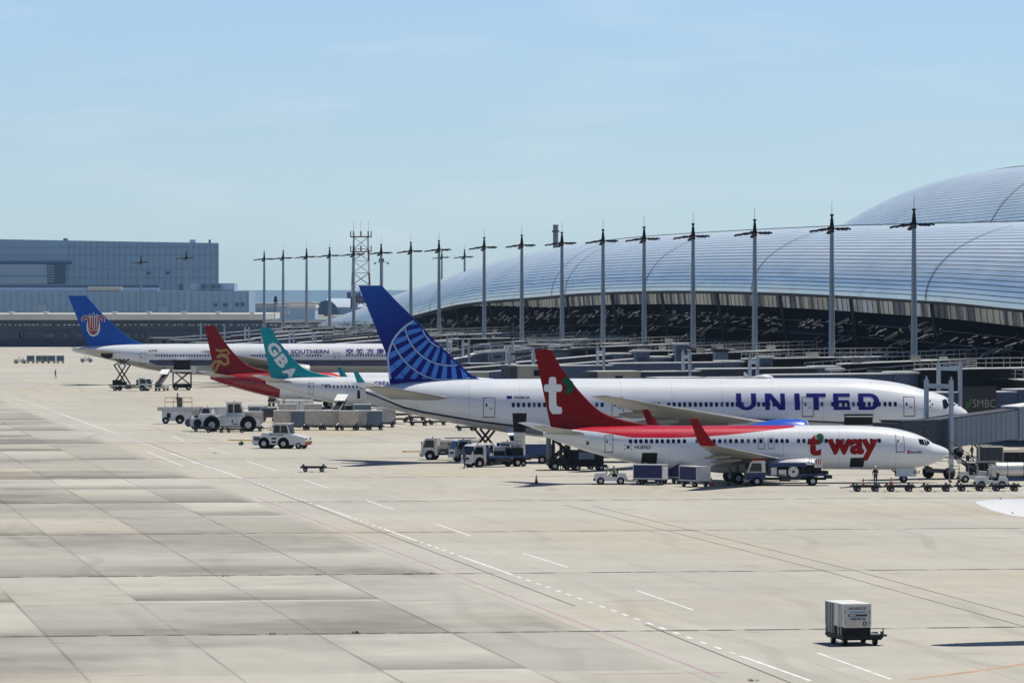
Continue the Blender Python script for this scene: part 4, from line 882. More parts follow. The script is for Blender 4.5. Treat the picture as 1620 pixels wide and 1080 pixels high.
# raking columns and, over the glass, pale streaks that imitate its reflections
def facade_pt(Y, z, off=.12):
    za, = interp(ev, Y); top = za - 2.2; f = (top - z) / max(1, top - 2); return tp(161.4 + 4.6 * f - off, Y, z) + inv
rr = random.Random(3)
for i in range(17):
    Yb = 600 + 50 * i
    if Yb > 1330: break
    za, = interp(ev, Yb); H_ = za - 3
    c = MB(); c.bar(facade_pt(Yb, za - .6, .5), facade_pt(Yb + 14, 3, .5), .45); c.build('raking_column', 'fascia', wingr)
    def glint_strip(fl, Yc, z, w, rise, h0, h1):
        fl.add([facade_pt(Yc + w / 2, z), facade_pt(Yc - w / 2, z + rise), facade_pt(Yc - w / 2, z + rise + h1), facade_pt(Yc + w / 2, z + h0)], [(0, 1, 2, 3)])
    fl = MB()
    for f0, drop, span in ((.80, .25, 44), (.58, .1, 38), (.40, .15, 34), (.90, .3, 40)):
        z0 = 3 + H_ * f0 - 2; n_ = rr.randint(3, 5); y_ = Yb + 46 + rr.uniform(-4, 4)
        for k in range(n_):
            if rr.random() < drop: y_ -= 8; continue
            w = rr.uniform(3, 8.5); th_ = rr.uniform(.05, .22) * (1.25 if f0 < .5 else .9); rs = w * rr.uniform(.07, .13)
            if z0 + rs < H_ - .5: glint_strip(fl, y_ - w / 2, z0 + rr.uniform(-.1, .1), w, rs, th_ * .6, th_)
            if rr.random() < .5 and z0 + rs + .5 < H_ - .5: glint_strip(fl, y_ - w * .7, z0 + .3, w * .5, rs * .5, .04, .10)
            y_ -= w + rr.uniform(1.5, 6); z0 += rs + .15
    for k in range(22):
        glint_strip(fl, Yb + 48 * rr.random(), H_ - .5 - 1.6 * rr.random(), rr.uniform(1, 4), rr.uniform(.0, .3), .05, rr.uniform(.05, .14))
    ib = MB()  # dull blue patches over the glass, standing in for varied interior tone
    for k in range(26):
        w = rr.uniform(3, 11); z_ = rr.uniform(3.2, H_ - .8); hh = rr.uniform(.08, .5); y_ = Yb + 50 * rr.random(); sk = rr.uniform(-.3, .6)
        ib.add([facade_pt(y_ + w / 2, z_, .05 + k * .002), facade_pt(y_ - w / 2, z_ + w * .1, .05 + k * .002), facade_pt(y_ - w / 2 - sk, min(H_ + .3, z_ + hh + w * .1), .05 + k * .002), facade_pt(y_ + w / 2 - sk, min(H_ + .3, z_ + hh), .05 + k * .002)], [(0, 1, 2, 3)])
    o = ib.build('interior_patches', 'interior_blue', wingr, recalc=False); o['kind'] = 'stuff'
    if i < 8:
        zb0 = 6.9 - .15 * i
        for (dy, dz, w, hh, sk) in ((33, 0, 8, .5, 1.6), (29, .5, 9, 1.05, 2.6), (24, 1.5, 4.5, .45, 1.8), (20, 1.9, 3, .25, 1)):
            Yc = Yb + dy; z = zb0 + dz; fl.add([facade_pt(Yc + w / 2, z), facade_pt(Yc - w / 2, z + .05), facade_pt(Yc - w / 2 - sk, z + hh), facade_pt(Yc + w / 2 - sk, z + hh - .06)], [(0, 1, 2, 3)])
    o = fl.build('glass_reflections', 'glass_glint', wingr, recalc=False); o['kind'] = 'stuff'
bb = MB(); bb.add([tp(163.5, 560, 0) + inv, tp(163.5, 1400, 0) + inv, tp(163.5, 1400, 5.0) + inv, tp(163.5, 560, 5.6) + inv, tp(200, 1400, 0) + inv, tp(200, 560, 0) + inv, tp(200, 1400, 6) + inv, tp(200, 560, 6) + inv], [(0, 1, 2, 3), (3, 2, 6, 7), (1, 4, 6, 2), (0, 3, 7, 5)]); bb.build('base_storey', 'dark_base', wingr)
ridge2 = [(700, 39.5), (900, 40.6), (990, 40.6), (1030, 39.6), (1058, 37.6), (1085, 34.4), (1110, 30.5), (1130, 27), (1155, 22), (1180, 16)]
eave2 = [(700, 24), (900, 24), (1000, 22), (1100, 18), (1180, 12)]
shell('higher arched silver roof of the main hall rising behind the long wing', 'main_hall', smooth_tab(ridge2, 60), eave2, 222, 243, 290, 14, 40, [930])

# ---- floodlight masts
mat('mast_grey', (.20, .26, .33), .5, .1); mat('lamp_dark', (.004, .005, .008), .7, spec=.15); mat('lamp_lens', (.55, .56, .56), .25)
def mast(H, name='floodlight_mast'):
    root = thing(name, 'x', 'floodlight mast')
    p = MB(); p.cyl((0, 0, 0), (0, 0, H - .6), .52, .27, n=14); p.cyl((0, 0, 0), (0, 0, .5), .8, n=14); p.build('pole', 'mast_grey', root, smooth=50)
    h = MB(); h.cyl((0, 0, H - .7), (0, 0, H + .1), .34, .34, n=12); h.cyl((0, 0, H + .1), (0, 0, H + 1.3), .30, .18, n=10); h.cyl((0, 0, H + 1.3), (0, 0, H + 1.8), .09, .3, n=8); h.build('mast_head', 'lamp_dark', root, smooth=50)
    q = MB(); q.box(-.62, 0, 2.2, .5, .7, 1.3); q.bar((0, -.5, 1), (0, -.34, H - 1), .07, .3); q.build('ladder_and_box', 'mast_grey', root)
    q = MB(); q.cyl((0, 0, H + 1.6), (0, 0, H + 3.6), .035, .02, n=6); q.build('lightning_rod', 'lamp_dark', root)
    for k, (a, L, dz) in enumerate(((180 + 12, 2.8, -.32), (8, 2.3, .06), (180 - 22, 1.7, -.1), (-30, 2.0, -.05), (250, 1.4, -.55), (100, 1.6, .1))):
        a = R(a); c, s = math.cos(a), math.sin(a); m = MB()
        m.bar((c * .25, s * .25, H - .15), (c * L * .95, s * L * .95, H - .15 + dz), .16, .14)
        for t in (.45, .75, 1.0):
            m.box(c * L * t, s * L * t, H - .15 + dz * t - .06, .62, .5, .22, rz=a, ry=.25)
        m.build('lamp_arm', 'lamp_dark', root)
        l_ = MB()
        for t in (.45, .75, 1.0): l_.box(c * L * t, s * L * t, H - .15 + dz * t - .2, .5, .4, .06, rz=a, ry=.25)
        l_.build('lamp_lens', 'lamp_lens', root)
    return root
mrow = [673, 723, 777, 826, 869, 909, 954, 1001, 1050, 1116, 1161, 1212, 1266, 1315, 1366, 1423, 1471]
mpx = [1446, 1316, 1194, 1096.5, 1019, 954, 889, 825.5, 766, 694.5, 650, 603, 559.5, 521.5, 485, 448, 418]
m0 = mast(26.4)
for i, (px, Y) in enumerate(zip(mpx, mrow)):
    lab = ('grey apron floodlight mast with dark lamp arms, %s from the right along the terminal' % ORD[i]) if i < 16 else 'grey apron floodlight mast with dark lamp arms, leftmost of the long row'
    o = m0 if i == 0 else copy_tree(m0)
    o.location = ((px - 810) * Y / FPX, Y, 0); o.rotation_euler = (0, 0, R((i * 37) % 11 - 5)); o['label'] = lab; o['group'] = 'floodlight masts along the terminal wing'
for px, py, Y, lab in ((735, 405, 1500, 'floodlight mast whose head shows above the low end of the silver roof'), (699, 406, 1750, 'pale distant floodlight mast standing right behind another mast above the roof'), (223, 414, 1760, 'hazy floodlight mast behind the tail of the far wide-body'), (294.5, 407, 1660, 'hazy floodlight mast standing alone right of the far hangar centre')):
    o = copy_tree(m0, loc=P(px, YH, Y) * 1.0, label=lab); o.location.z = CAMZ - (py - YH) * Y / FPX - 26.4 + 0; o['group'] = 'floodlight masts behind the terminal'
    dz = o.location.z; o.location.z = 0; o.scale = (1, 1, (26.4 + dz) / 26.4)
# ---- red and white lattice tower
mat('tower_red', (.16, .035, .06), .7, spec=.2); mat('tower_white', (.55, .56, .58), .6)
tw = thing('lattice_tower', 'red and white lattice antenna tower behind the blue tail', 'tower', (P(571, YH, 1700).x, 1700, 0)); zt_ = CAMZ - (375 - YH) * 1700 / FPX
def tsec(z0, z1, w0, w1, m):
    mb = MB(); 
    for a in range(4):
        c0 = (w0 * (1 if a in (0, 3) else -1), w0 * (1 if a < 2 else -1)); a2 = (a + 1) % 4; c1 = (w0 * (1 if a2 in (0, 3) else -1), w0 * (1 if a2 < 2 else -1)); k = w1 / w0
        mb.bar((c0[0], c0[1], z0), (c0[0] * k, c0[1] * k, z1), .34); mb.bar((c0[0], c0[1], z0), (c1[0] * k, c1[1] * k, z1), .14); mb.bar((c1[0], c1[1], z0), (c0[0] * k, c0[1] * k, z1), .14); mb.bar((c0[0] * k, c0[1] * k, z1), (c1[0] * k, c1[1] * k, z1), .16)
    return mb.build('lattice_section', m, tw)
n_ = 9
for k in range(n_): tsec(zt_ * k / n_, zt_ * (k + 1) / n_, 3.4 - 1.15 * k / n_, 3.4 - 1.15 * (k + 1) / n_, 'tower_red' if k % 2 else 'tower_white')
pf = MB(); pf.box(0, 0, zt_ + .1, 6.2, 6.2, .35); pf.box(0, 0, zt_ - 4.7, 6.2, 6.2, .3); pf.build('platform', 'tower_red', tw)
an = MB()
for z in (zt_, zt_ - 4.7):
    for k in range(8): a = k * math.pi / 4; an.box(3.3 * math.cos(a), 3.3 * math.sin(a), z + .9, .35, .35, 2.0)
for k in range(3): an.bar((k * 2.4 - 2.4, 0, zt_), (k * 2.4 - 2.4, 0, zt_ + 5), .08)
o = an.build('antennas', 'mast_grey', tw); o['kind'] = 'stuff'
ct = thing('beacon_pole', 'thick grey beacon pole with drooping lamps left of the roof end', 'mast', (P(603.5, YH, 1900).x, 1900, 0)); z_ = CAMZ - (414 - YH) * 1900 / FPX
mb = MB(); mb.cyl((0, 0, 0), (0, 0, z_), .75, .6, n=12); mb.build('pole', 'mast_grey', ct, smooth=50); mb = MB(); mb.cyl((0, 0, z_), (0, 0, z_ + 1.2), 1.1, .8, n=12); mb.bar((-2.4, 0, z_ - .2), (2.4, 0, z_ - .2), .14); mb.box(-2.3, 0, z_ - .6, .7, .6, .5); mb.box(2.3, 0, z_ - .6, .7, .6, .5); mb.build('lamp_head', 'lamp_dark', ct)
ch = thing('chimney', 'hazy blue chimney showing above the silver terminal roof', 'chimney', (P(879, YH, 2400).x, 2400, 0)); z_ = CAMZ - (357 - YH) * 2400 / FPX
mb = MB(); mb.cyl((0, 0, 0), (0, 0, z_), 1.5, 1.15, n=14); mb.build('stack', 'grey_blue', ch, smooth=50); mb = MB(); mb.cyl((0, 0, z_ - 3), (0, 0, z_ - 2.2), 1.7, n=14); mb.cyl((0, 0, z_), (0, 0, z_ + .4), 1.35, n=14); mb.build('collar', 'frame_grey', ch, smooth=50)

# ---- far buildings
mat('hangar_wall', (.31, .44, .57), .7, 0, .08, .02); mat('hangar_dark', (.06, .11, .2), .6); mat('hangar_pale', (.38, .47, .56), .7)  # the wall blue has distance haze mixed into the colour
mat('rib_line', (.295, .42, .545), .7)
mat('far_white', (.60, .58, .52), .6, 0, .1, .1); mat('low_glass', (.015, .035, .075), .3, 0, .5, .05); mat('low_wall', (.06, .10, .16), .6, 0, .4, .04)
def fbox(mb, x0, x1, ytop, ybot, Y, dep, mi=0, dy=0):   # a block given by its front face
    a = P(x0, ytop, Y + dy); b = P(x1, ybot, Y + dy); z0 = max(0, b.z); mb.box((a.x + b.x) / 2, Y + dy + dep / 2, (a.z + z0) / 2, b.x - a.x, dep, a.z - z0, mi=mi)
YHG = 2600
hg = thing('hangar', 'huge pale blue flat-roofed hangar in the haze at far left', 'hangar', (P(170, YH, YHG).x, YHG, 0)); hinv = -Vector(hg.location)
def hb(name, m, *bs, parent=hg, inv=hinv, Y=YHG):
    if name in ('side_window', 'roof_unit', 'window_strip') and len(bs) > 1:
        for b_ in bs: o = hb(name, m, b_, parent=parent, inv=inv, Y=Y)
        return o
    mb = MB()
    for b_ in bs: fbox(mb, *b_[:4], Y, b_[4], dy=b_[5] if len(b_) > 5 else 0)
    mb.v = [tuple(Vector(v) + inv) for v in mb.v]; return mb.build(name, m, parent)
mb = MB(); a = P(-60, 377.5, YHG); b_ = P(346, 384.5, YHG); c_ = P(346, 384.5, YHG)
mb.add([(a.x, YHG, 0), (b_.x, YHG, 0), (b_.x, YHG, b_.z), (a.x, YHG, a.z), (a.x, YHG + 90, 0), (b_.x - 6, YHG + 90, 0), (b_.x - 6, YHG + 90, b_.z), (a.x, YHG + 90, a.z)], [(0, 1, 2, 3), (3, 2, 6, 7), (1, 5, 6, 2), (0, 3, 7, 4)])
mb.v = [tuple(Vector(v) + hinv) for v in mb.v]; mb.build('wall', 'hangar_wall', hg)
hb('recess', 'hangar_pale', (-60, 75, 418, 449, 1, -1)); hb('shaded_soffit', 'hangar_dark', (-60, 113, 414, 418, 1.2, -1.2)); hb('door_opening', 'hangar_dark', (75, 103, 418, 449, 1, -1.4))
hb('window_strip', 'hangar_pale', *[(76, 86, y, y + 1.6, .4, -1.9) for y in (420, 424, 428, 432, 436, 440, 444)])
hb('lower_band', 'hangar_pale', (-60, 75, 438, 448, .8, -1.9))
mat('edge_dark', (.03, .045, .08), .6)
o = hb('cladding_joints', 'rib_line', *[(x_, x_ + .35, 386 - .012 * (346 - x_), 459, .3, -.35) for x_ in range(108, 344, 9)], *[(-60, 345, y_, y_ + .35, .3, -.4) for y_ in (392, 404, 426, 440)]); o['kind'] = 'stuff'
hb('roof_plant', 'hangar_dark', (100, 106, 377, 381.5, 6, 30)); hb('roof_plant', 'hangar_pale', (300, 309, 379, 384, 6, 30)); hb('roof_plant', 'hangar_dark', (330, 333, 379, 385, 4, 20)); hb('wall_vent', 'hangar_dark', (232, 238, 430, 434, .4, -.5)); hb('wall_vent', 'hangar_dark', (262, 268, 430, 434, .4, -.5))
hb('parapet', 'edge_dark', (-60, 346, 382.5, 383.6, .6, -.8)) if False else None
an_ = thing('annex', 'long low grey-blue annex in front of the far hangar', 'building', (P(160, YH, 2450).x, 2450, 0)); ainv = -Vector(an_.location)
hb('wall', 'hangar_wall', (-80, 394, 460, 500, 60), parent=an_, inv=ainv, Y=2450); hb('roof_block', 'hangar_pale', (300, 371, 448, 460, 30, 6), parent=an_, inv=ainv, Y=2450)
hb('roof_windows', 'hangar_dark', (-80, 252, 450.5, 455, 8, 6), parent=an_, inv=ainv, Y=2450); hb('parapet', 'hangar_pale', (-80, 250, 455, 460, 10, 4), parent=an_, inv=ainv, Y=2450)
hb('skylight', 'far_white', (139, 192, 453, 459, 5, -.5), parent=an_, inv=ainv, Y=2450); hb('roof_unit', 'hangar_dark', (318, 326, 449, 456, 4, 2), (334, 340, 450, 456, 4, 2), (345, 349, 451, 456, 4, 2), (283, 290, 449, 459, 4, 2), parent=an_, inv=ainv, Y=2450)
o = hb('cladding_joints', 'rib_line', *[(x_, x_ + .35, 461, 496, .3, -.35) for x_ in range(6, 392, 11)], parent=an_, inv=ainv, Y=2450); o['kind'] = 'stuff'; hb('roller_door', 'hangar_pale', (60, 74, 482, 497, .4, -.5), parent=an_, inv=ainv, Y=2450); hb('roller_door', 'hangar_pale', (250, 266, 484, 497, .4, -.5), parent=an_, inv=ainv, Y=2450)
hb('side_window', 'hangar_dark', (339, 343, 480, 485, .5, -.6), (353, 356, 480, 485, .5, -.6), (357.5, 360, 480, 485, .5, -.6), (373, 377, 479, 485, .5, -.6), (382, 386, 479, 485, .5, -.6), parent=an_, inv=ainv, Y=2450)
# far gate building across the left with its pale roof
YL = 1640
gb = thing('pier_building', 'low glass pier building with long pale roof across the far left', 'terminal building', (P(250, YH, YL).x, YL, 0)); ginv = -Vector(gb.location)
kw = dict(parent=gb, inv=ginv, Y=YL)
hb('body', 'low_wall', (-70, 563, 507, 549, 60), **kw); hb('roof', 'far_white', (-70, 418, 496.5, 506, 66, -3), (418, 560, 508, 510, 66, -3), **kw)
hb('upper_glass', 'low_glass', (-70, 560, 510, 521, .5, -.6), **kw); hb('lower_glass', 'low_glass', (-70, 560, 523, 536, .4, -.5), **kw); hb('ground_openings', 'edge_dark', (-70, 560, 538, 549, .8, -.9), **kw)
rr = random.Random(9); x = -60; q = []; q2 = []
while x < 560:
    w = rr.uniform(2, 5); q.append((x, x + w, 512, 516, .3, -1.0)); x += w + rr.uniform(2, 10)
    if rr.random() < .35: q2.append((x, x + w * 2.4, 527, 534, 1.5, -2.2))
o = hb('interior_lights', 'far_white', *[(a, b + 0, c + 1, d - 1.5, e, f) for a, b, c, d, e, f in q], **kw); o['kind'] = 'stuff'
o = hb('equipment_bays', 'low_wall', *q2, **kw); o['kind'] = 'stuff'
for k in range(9): hb('roof_lantern', 'far_white', (14 + k * 54.5, 21 + k * 54.5, 492.5, 496.5, 3, 6), **kw)
# far service sheds in the middle distance
def shed(name, lab, x0, x1, yt, yb, Y, dep, m, roofm=None, roofh=0, gable=False, cat='building'):
    c = P((x0 + x1) / 2, YH, Y); r_ = thing(name, lab, cat, (c.x, Y, 0)); iv = -Vector(r_.location)
    hb('wall', m, (x0, x1, yt, yb, dep), parent=r_, inv=iv, Y=Y)
    if roofm:
        mb = MB(); a = P(x0, yt, Y); b = P(x1, yt - roofh, Y)
        if gable: mb.add([Vector(v) + iv for v in ((a.x, Y, a.z), (b.x, Y, a.z), (b.x - 3, Y + dep * .5, b.z), (a.x + 6, Y + dep * .5, b.z), (a.x, Y + dep, a.z), (b.x, Y + dep, a.z))], [(0, 1, 2, 3), (3, 2, 5, 4), (0, 3, 4), (1, 5, 2)])
        else: mb.box((a.x + b.x) / 2 + iv.x, dep / 2 - .5, (a.z + b.z) / 2, b.x - a.x + .8, dep + 1, b.z - a.z)
        mb.build('roof', roofm, r_)
    return r_
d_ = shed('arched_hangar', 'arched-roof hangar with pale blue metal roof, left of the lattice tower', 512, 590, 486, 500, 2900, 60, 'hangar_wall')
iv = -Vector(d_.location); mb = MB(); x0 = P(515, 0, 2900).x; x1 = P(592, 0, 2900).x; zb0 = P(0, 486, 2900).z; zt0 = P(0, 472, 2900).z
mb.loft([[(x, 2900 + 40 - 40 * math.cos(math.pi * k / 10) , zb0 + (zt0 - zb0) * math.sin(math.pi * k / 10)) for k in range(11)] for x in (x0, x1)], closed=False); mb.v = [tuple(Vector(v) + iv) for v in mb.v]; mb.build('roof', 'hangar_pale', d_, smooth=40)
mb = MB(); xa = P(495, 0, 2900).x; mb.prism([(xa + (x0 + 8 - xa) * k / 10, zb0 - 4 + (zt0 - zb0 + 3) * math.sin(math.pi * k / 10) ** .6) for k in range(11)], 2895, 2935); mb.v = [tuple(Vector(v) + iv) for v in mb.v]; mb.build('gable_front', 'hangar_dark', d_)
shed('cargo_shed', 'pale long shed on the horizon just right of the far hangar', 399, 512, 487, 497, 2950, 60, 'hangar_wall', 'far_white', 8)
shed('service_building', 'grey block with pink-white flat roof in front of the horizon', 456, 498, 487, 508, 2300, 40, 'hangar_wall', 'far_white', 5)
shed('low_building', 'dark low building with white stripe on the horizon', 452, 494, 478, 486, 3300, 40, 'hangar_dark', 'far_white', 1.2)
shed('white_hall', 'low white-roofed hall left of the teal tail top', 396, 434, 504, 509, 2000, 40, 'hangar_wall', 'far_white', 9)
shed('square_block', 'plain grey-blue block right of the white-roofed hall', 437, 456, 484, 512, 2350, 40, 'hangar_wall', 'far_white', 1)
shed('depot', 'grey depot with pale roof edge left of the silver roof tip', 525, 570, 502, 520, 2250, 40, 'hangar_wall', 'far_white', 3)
pt = thing('short_tower', 'small dark tower on the horizon beside the leftmost tall mast', 'tower', (P(436, YH, 2900).x, 2900, 0)); mb = MB(); z_ = P(0, 468, 2900).z; mb.cyl((0, 0, 0), (0, 0, z_ - 3), 1.0, .8); mb.build('shaft', 'mast_grey', pt, smooth=50); mb = MB(); mb.cyl((0, 0, z_ - 3), (0, 0, z_), 1.3, .5); mb.build('cap', 'lamp_dark', pt, smooth=50)
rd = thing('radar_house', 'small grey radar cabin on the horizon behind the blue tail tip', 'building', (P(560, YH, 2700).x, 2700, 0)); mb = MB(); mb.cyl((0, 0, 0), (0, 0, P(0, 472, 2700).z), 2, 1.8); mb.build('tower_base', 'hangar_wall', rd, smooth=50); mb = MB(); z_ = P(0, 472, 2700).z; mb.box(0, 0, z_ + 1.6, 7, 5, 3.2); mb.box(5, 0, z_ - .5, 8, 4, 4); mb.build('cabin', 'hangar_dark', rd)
# low sea haze layer of far shore
# ---- haze
mh = bpy.data.materials.new('haze'); mh.use_nodes = True; n = mh.node_tree.nodes; n.clear()
pv = n.new('ShaderNodeVolumePrincipled'); ou = n.new('ShaderNodeOutputMaterial'); mh.node_tree.links.new(pv.outputs[0], ou.inputs['Volume'])
pv.inputs['Color'].default_value = (.6, .85, 1, 1); pv.inputs['Density'].default_value = .00003; pv.inputs['Anisotropy'].default_value = .3
hz = MB(); hz.box(0, 4300, 34, 7000, 8900, 72); o = hz.build('haze', mh); struct(o, 'stuff')
# ------------------------------------------------------------------ boarding bridges and walkways
mat('bellows', (.03, .035, .05), .8)
def tunnel(root, a, b, w, h, name='tunnel', m='bridge_grey', rib=.55, roofm='roof_white'):
    """box tunnel with corrugated walls; a, b are floor centre points in the root frame"""
    a = Vector(a); b = Vector(b); d = b - a; L = d.to_2d().length; e = Vector((d.x, d.y, 0)).normalized(); q = Vector((-e.y, e.x, 0)); mb = MB(); n = max(1, int(L / rib))
    def sect(t, k): p = a + d * t; return [p + q * (w / 2 + k), p + q * (w / 2 + k) + Vector((0, 0, h)), p - q * (w / 2 + k) + Vector((0, 0, h)), p - q * (w / 2 + k)]
    rings = []
    for i in range(n):
        for f, k in ((0, 0), (.45, 0), (.55, .07), (.95, .07)): rings.append(sect((i + f) / n, k))
    rings.append(sect(1, 0)); mb.loft(rings); o = mb.build(name, m, root)
    r = MB(); rr_ = [[p + q * (w / 2 + .07) + Vector((0, 0, h + .01)), p + q * (w / 2 + .07) + Vector((0, 0, h + .13)), p - q * (w / 2 + .07) + Vector((0, 0, h + .13)), p - q * (w / 2 + .07) + Vector((0, 0, h + .01))] for p in (a - d * .005, b + d * .005)]
    r.loft(rr_); r.build('roof', roofm, o); return o
def portal(root, c, yaw, w, ztop, zfl, wheels=True):
    e = Vector((math.cos(yaw), math.sin(yaw), 0)); q = Vector((-e.y, e.x, 0)); c = Vector(c); mb = MB()
    for s_ in (-1, 1):
        p = c + q * s_ * w / 2; mb.box(p.x, p.y, ztop / 2 + .4, .34, .34, ztop - .8, rz=yaw); mb.cyl(p + Vector((0, 0, ztop)), p + Vector((0, 0, ztop + .35)), .12, .05, n=8)
    mb.bar(c - q * w / 2 + Vector((0, 0, ztop - .6)), c + q * w / 2 + Vector((0, 0, ztop - .6)), .3, .42); mb.bar(c - q * w / 2 + Vector((0, 0, zfl - .3)), c + q * w / 2 + Vector((0, 0, zfl - .3)), .3, .4)
    o = mb.build('lift_portal', 'portal_grey', root)
    if wheels:
        for s_ in (-1, 1):
            p = c + q * s_ * w * .42; t = MB(); t.cyl(p + q * -.2 + Vector((0, 0, .55)), p + q * .2 + Vector((0, 0, .55)), .55, n=16); t.build('wheel', 'tyre', o, smooth=50)
        b = MB(); b.box(c.x, c.y, .75, .9, w, .35, rz=yaw); b.build('axle_beam', 'frame_grey', o)
    return o
def bridge(label, cab, zc, knee, zk, rot, zr, mid=.5, w=2.5, h=2.7, pw=3.6, ztop=9.6, name='boarding_bridge', cabm='bridge_grey', hood=True, pt=None, tm='bridge_grey', crm='roof_white', group='boarding bridges along the terminal'):
    cab, knee, rot = Vector((*cab, zc)), Vector((*knee, zk)), Vector((*rot, zr)); root = thing(name, label, 'boarding bridge', (cab.x, cab.y, 0), 0, group); O = Vector((cab.x, cab.y, 0)); l_ = lambda p: p - O
    d = rot - knee; m_ = knee + d * mid; yaw = math.atan2(d.y, d.x); e = Vector((math.cos(yaw), math.sin(yaw), 0))
    tunnel(root, l_(knee), l_(m_), w, h, 'inner_tunnel', tm, roofm=crm); tunnel(root, l_(m_ - d * .06 + Vector((0, 0, -.2))), l_(rot - e * 1.6 + Vector((0, 0, -.2))), w + .5, h + .45, 'outer_tunnel', tm)
    k = knee - cab; ya = math.atan2(k.y, k.x); c = MB(); mid_ = l_(cab + k * .5); c.box(mid_.x, mid_.y, (zc + zk) / 2 + 1.35, k.to_2d().length + 2.6, 3.2, 2.9, rz=ya); cb = c.build('cab', cabm, root)
    r = MB(); r.box(mid_.x, mid_.y, (zc + zk) / 2 + 2.86, k.to_2d().length + 2.8, 3.5, .1, rz=ya); r.build('cab_roof', crm, cb)
    f = l_(cab) - Vector((math.cos(ya), math.sin(ya), 0)) * 1.75; b = MB(); b.box(f.x, f.y, zc + 1.35, 1.0, 3.3, 2.8, rz=ya); b.build('bellows_hood', 'bellows', cb)
    qv = Vector((-math.sin(ya), math.cos(ya), 0)); sgn = -1 if (-qv).y < 0 else 1
    for s_ in (-1, 1): p = mid_ + qv * s_ * 1.62; wn = MB(); wn.box(p.x, p.y, zc + 1.9, 1.0, .06, .8, rz=ya); wn.build('cab_window', 'glass', cb)
    R_ = MB(); rl = l_(rot); R_.cyl((rl.x, rl.y, zr - .35), (rl.x, rl.y, zr + 3.0), 2.1, n=20); ro = R_.build('rotunda', 'bridge_grey', root, smooth=40)
    q = MB(); q.cyl((rl.x, rl.y, zr + 3.02), (rl.x, rl.y, zr + 3.25), 2.35, n=20); q.build('rotunda_roof', 'roof_white', ro, smooth=40)
    q = MB(); q.cyl((rl.x, rl.y, 0), (rl.x, rl.y, zr - .35), .55, n=12); q.build('support_column', 'grey_blue', root, smooth=40)
    pp = knee + d * (mid * .72 if pt is None else pt); pl_ = l_(pp); portal(root, (pl_.x, pl_.y, 0), yaw, pw, ztop, pp.z)
    st = MB(); s0 = l_(knee) + Vector((-math.sin(yaw), math.cos(yaw), 0)) * -2.2
    s1 = s0 + e * 4.6; s1.z = 0.1; s0.z = zk
    for o_ in (-.4, .4):
        v = Vector((-math.sin(yaw), math.cos(yaw), 0)) * o_; st.bar(s0 + v, s1 + v, .08, .2); st.bar(s0 + v + Vector((0, 0, 1)), s1 + v + Vector((0, 0, 1)), .05)
    for k_ in range(12): p = s0 + (s1 - s0) * (k_ / 12); st.box(p.x, p.y, p.z, .28, .8, .04, rz=yaw)
    st.build('service_stair', 'frame_grey', root)
    return root
def walkway(label, a, b, za, zb_, w=3.0, h=2.9, m='bridge_grey', rails=True, cols=2, name='fixed_walkway', rib=1.1):
    a = Vector((*a, za)); b = Vector((*b, zb_)); root = thing(name, label, 'walkway', (a.x, a.y, 0), 0, 'fixed walkways between terminal and boarding bridges'); O = Vector((a.x, a.y, 0)); d = b - a; yaw = math.atan2(d.y, d.x)
    tunnel(root, a - O, b - O, w, h, 'corridor', m, rib)
    q = Vector((-math.sin(yaw), math.cos(yaw), 0)); win = MB(); p = a - O; e_ = b - O
    for s_ in (-1, 1): win.bar(p + q * s_ * (w / 2 + .09) + Vector((0, 0, 1.7)), e_ + q * s_ * (w / 2 + .09) + Vector((0, 0, 1.7)), .05, .8)
    win.build('window_band', 'glass', root)
    c = MB()
    for k in range(cols):
        t = (k + .5) / cols; p_ = a + d * t - O
        for s_ in (-1, 1): v = p_ + q * s_ * w * .4; c.cyl((v.x, v.y, 0), (v.x, v.y, v.z), .25, n=8)
    c_ = c.build('support_columns', 'grey_blue', root)
    if rails:
        r = MB(); n = max(2, int(d.length / 2))
        for s_ in (-1, 1):
            A_ = a - O + q * s_ * w / 2 + Vector((0, 0, h + .2)); B_ = b - O + q * s_ * w / 2 + Vector((0, 0, h + .2))
            for z in (.5, 1.05): r.bar(A_ + Vector((0, 0, z)), B_ + Vector((0, 0, z)), .06)
            for k in range(n + 1): p_ = A_ + (B_ - A_) * k / n; r.bar(p_, p_ + Vector((0, 0, 1.05)), .06)
        o = r.build('roof_railing', 'alu_worn' if int(a.y) % 2 else 'grey_blue', root)
    rr = random.Random(int(a.y))
    for k in range(4):
        u = MB(); t = rr.uniform(.05, .95); p_ = a + d * t - O; hh = rr.uniform(.3, .9); u.box(p_.x, p_.y, p_.z + h + .15 + hh / 2, rr.uniform(.5, 1.6), rr.uniform(.6, 1.2), hh, rz=yaw); u.build('roof_unit', ['frame_grey', 'beige', 'alu_worn', 'dark_metal'][(int(a.y) + k) % 4], root)
    return root
# nearest stand: bridge to the white and red narrow-body
B1 = bridge('grey corrugated boarding bridge reaching the nose of the red and white airliner', (37.0, 503.6), 2.65, (40.0, 505.6), 2.85, (73, 523), 6.6, mid=.30, ztop=9.4, pw=4.4, pt=.02, cabm='bridge_dark', tm='bridge_light', crm='frame_grey')
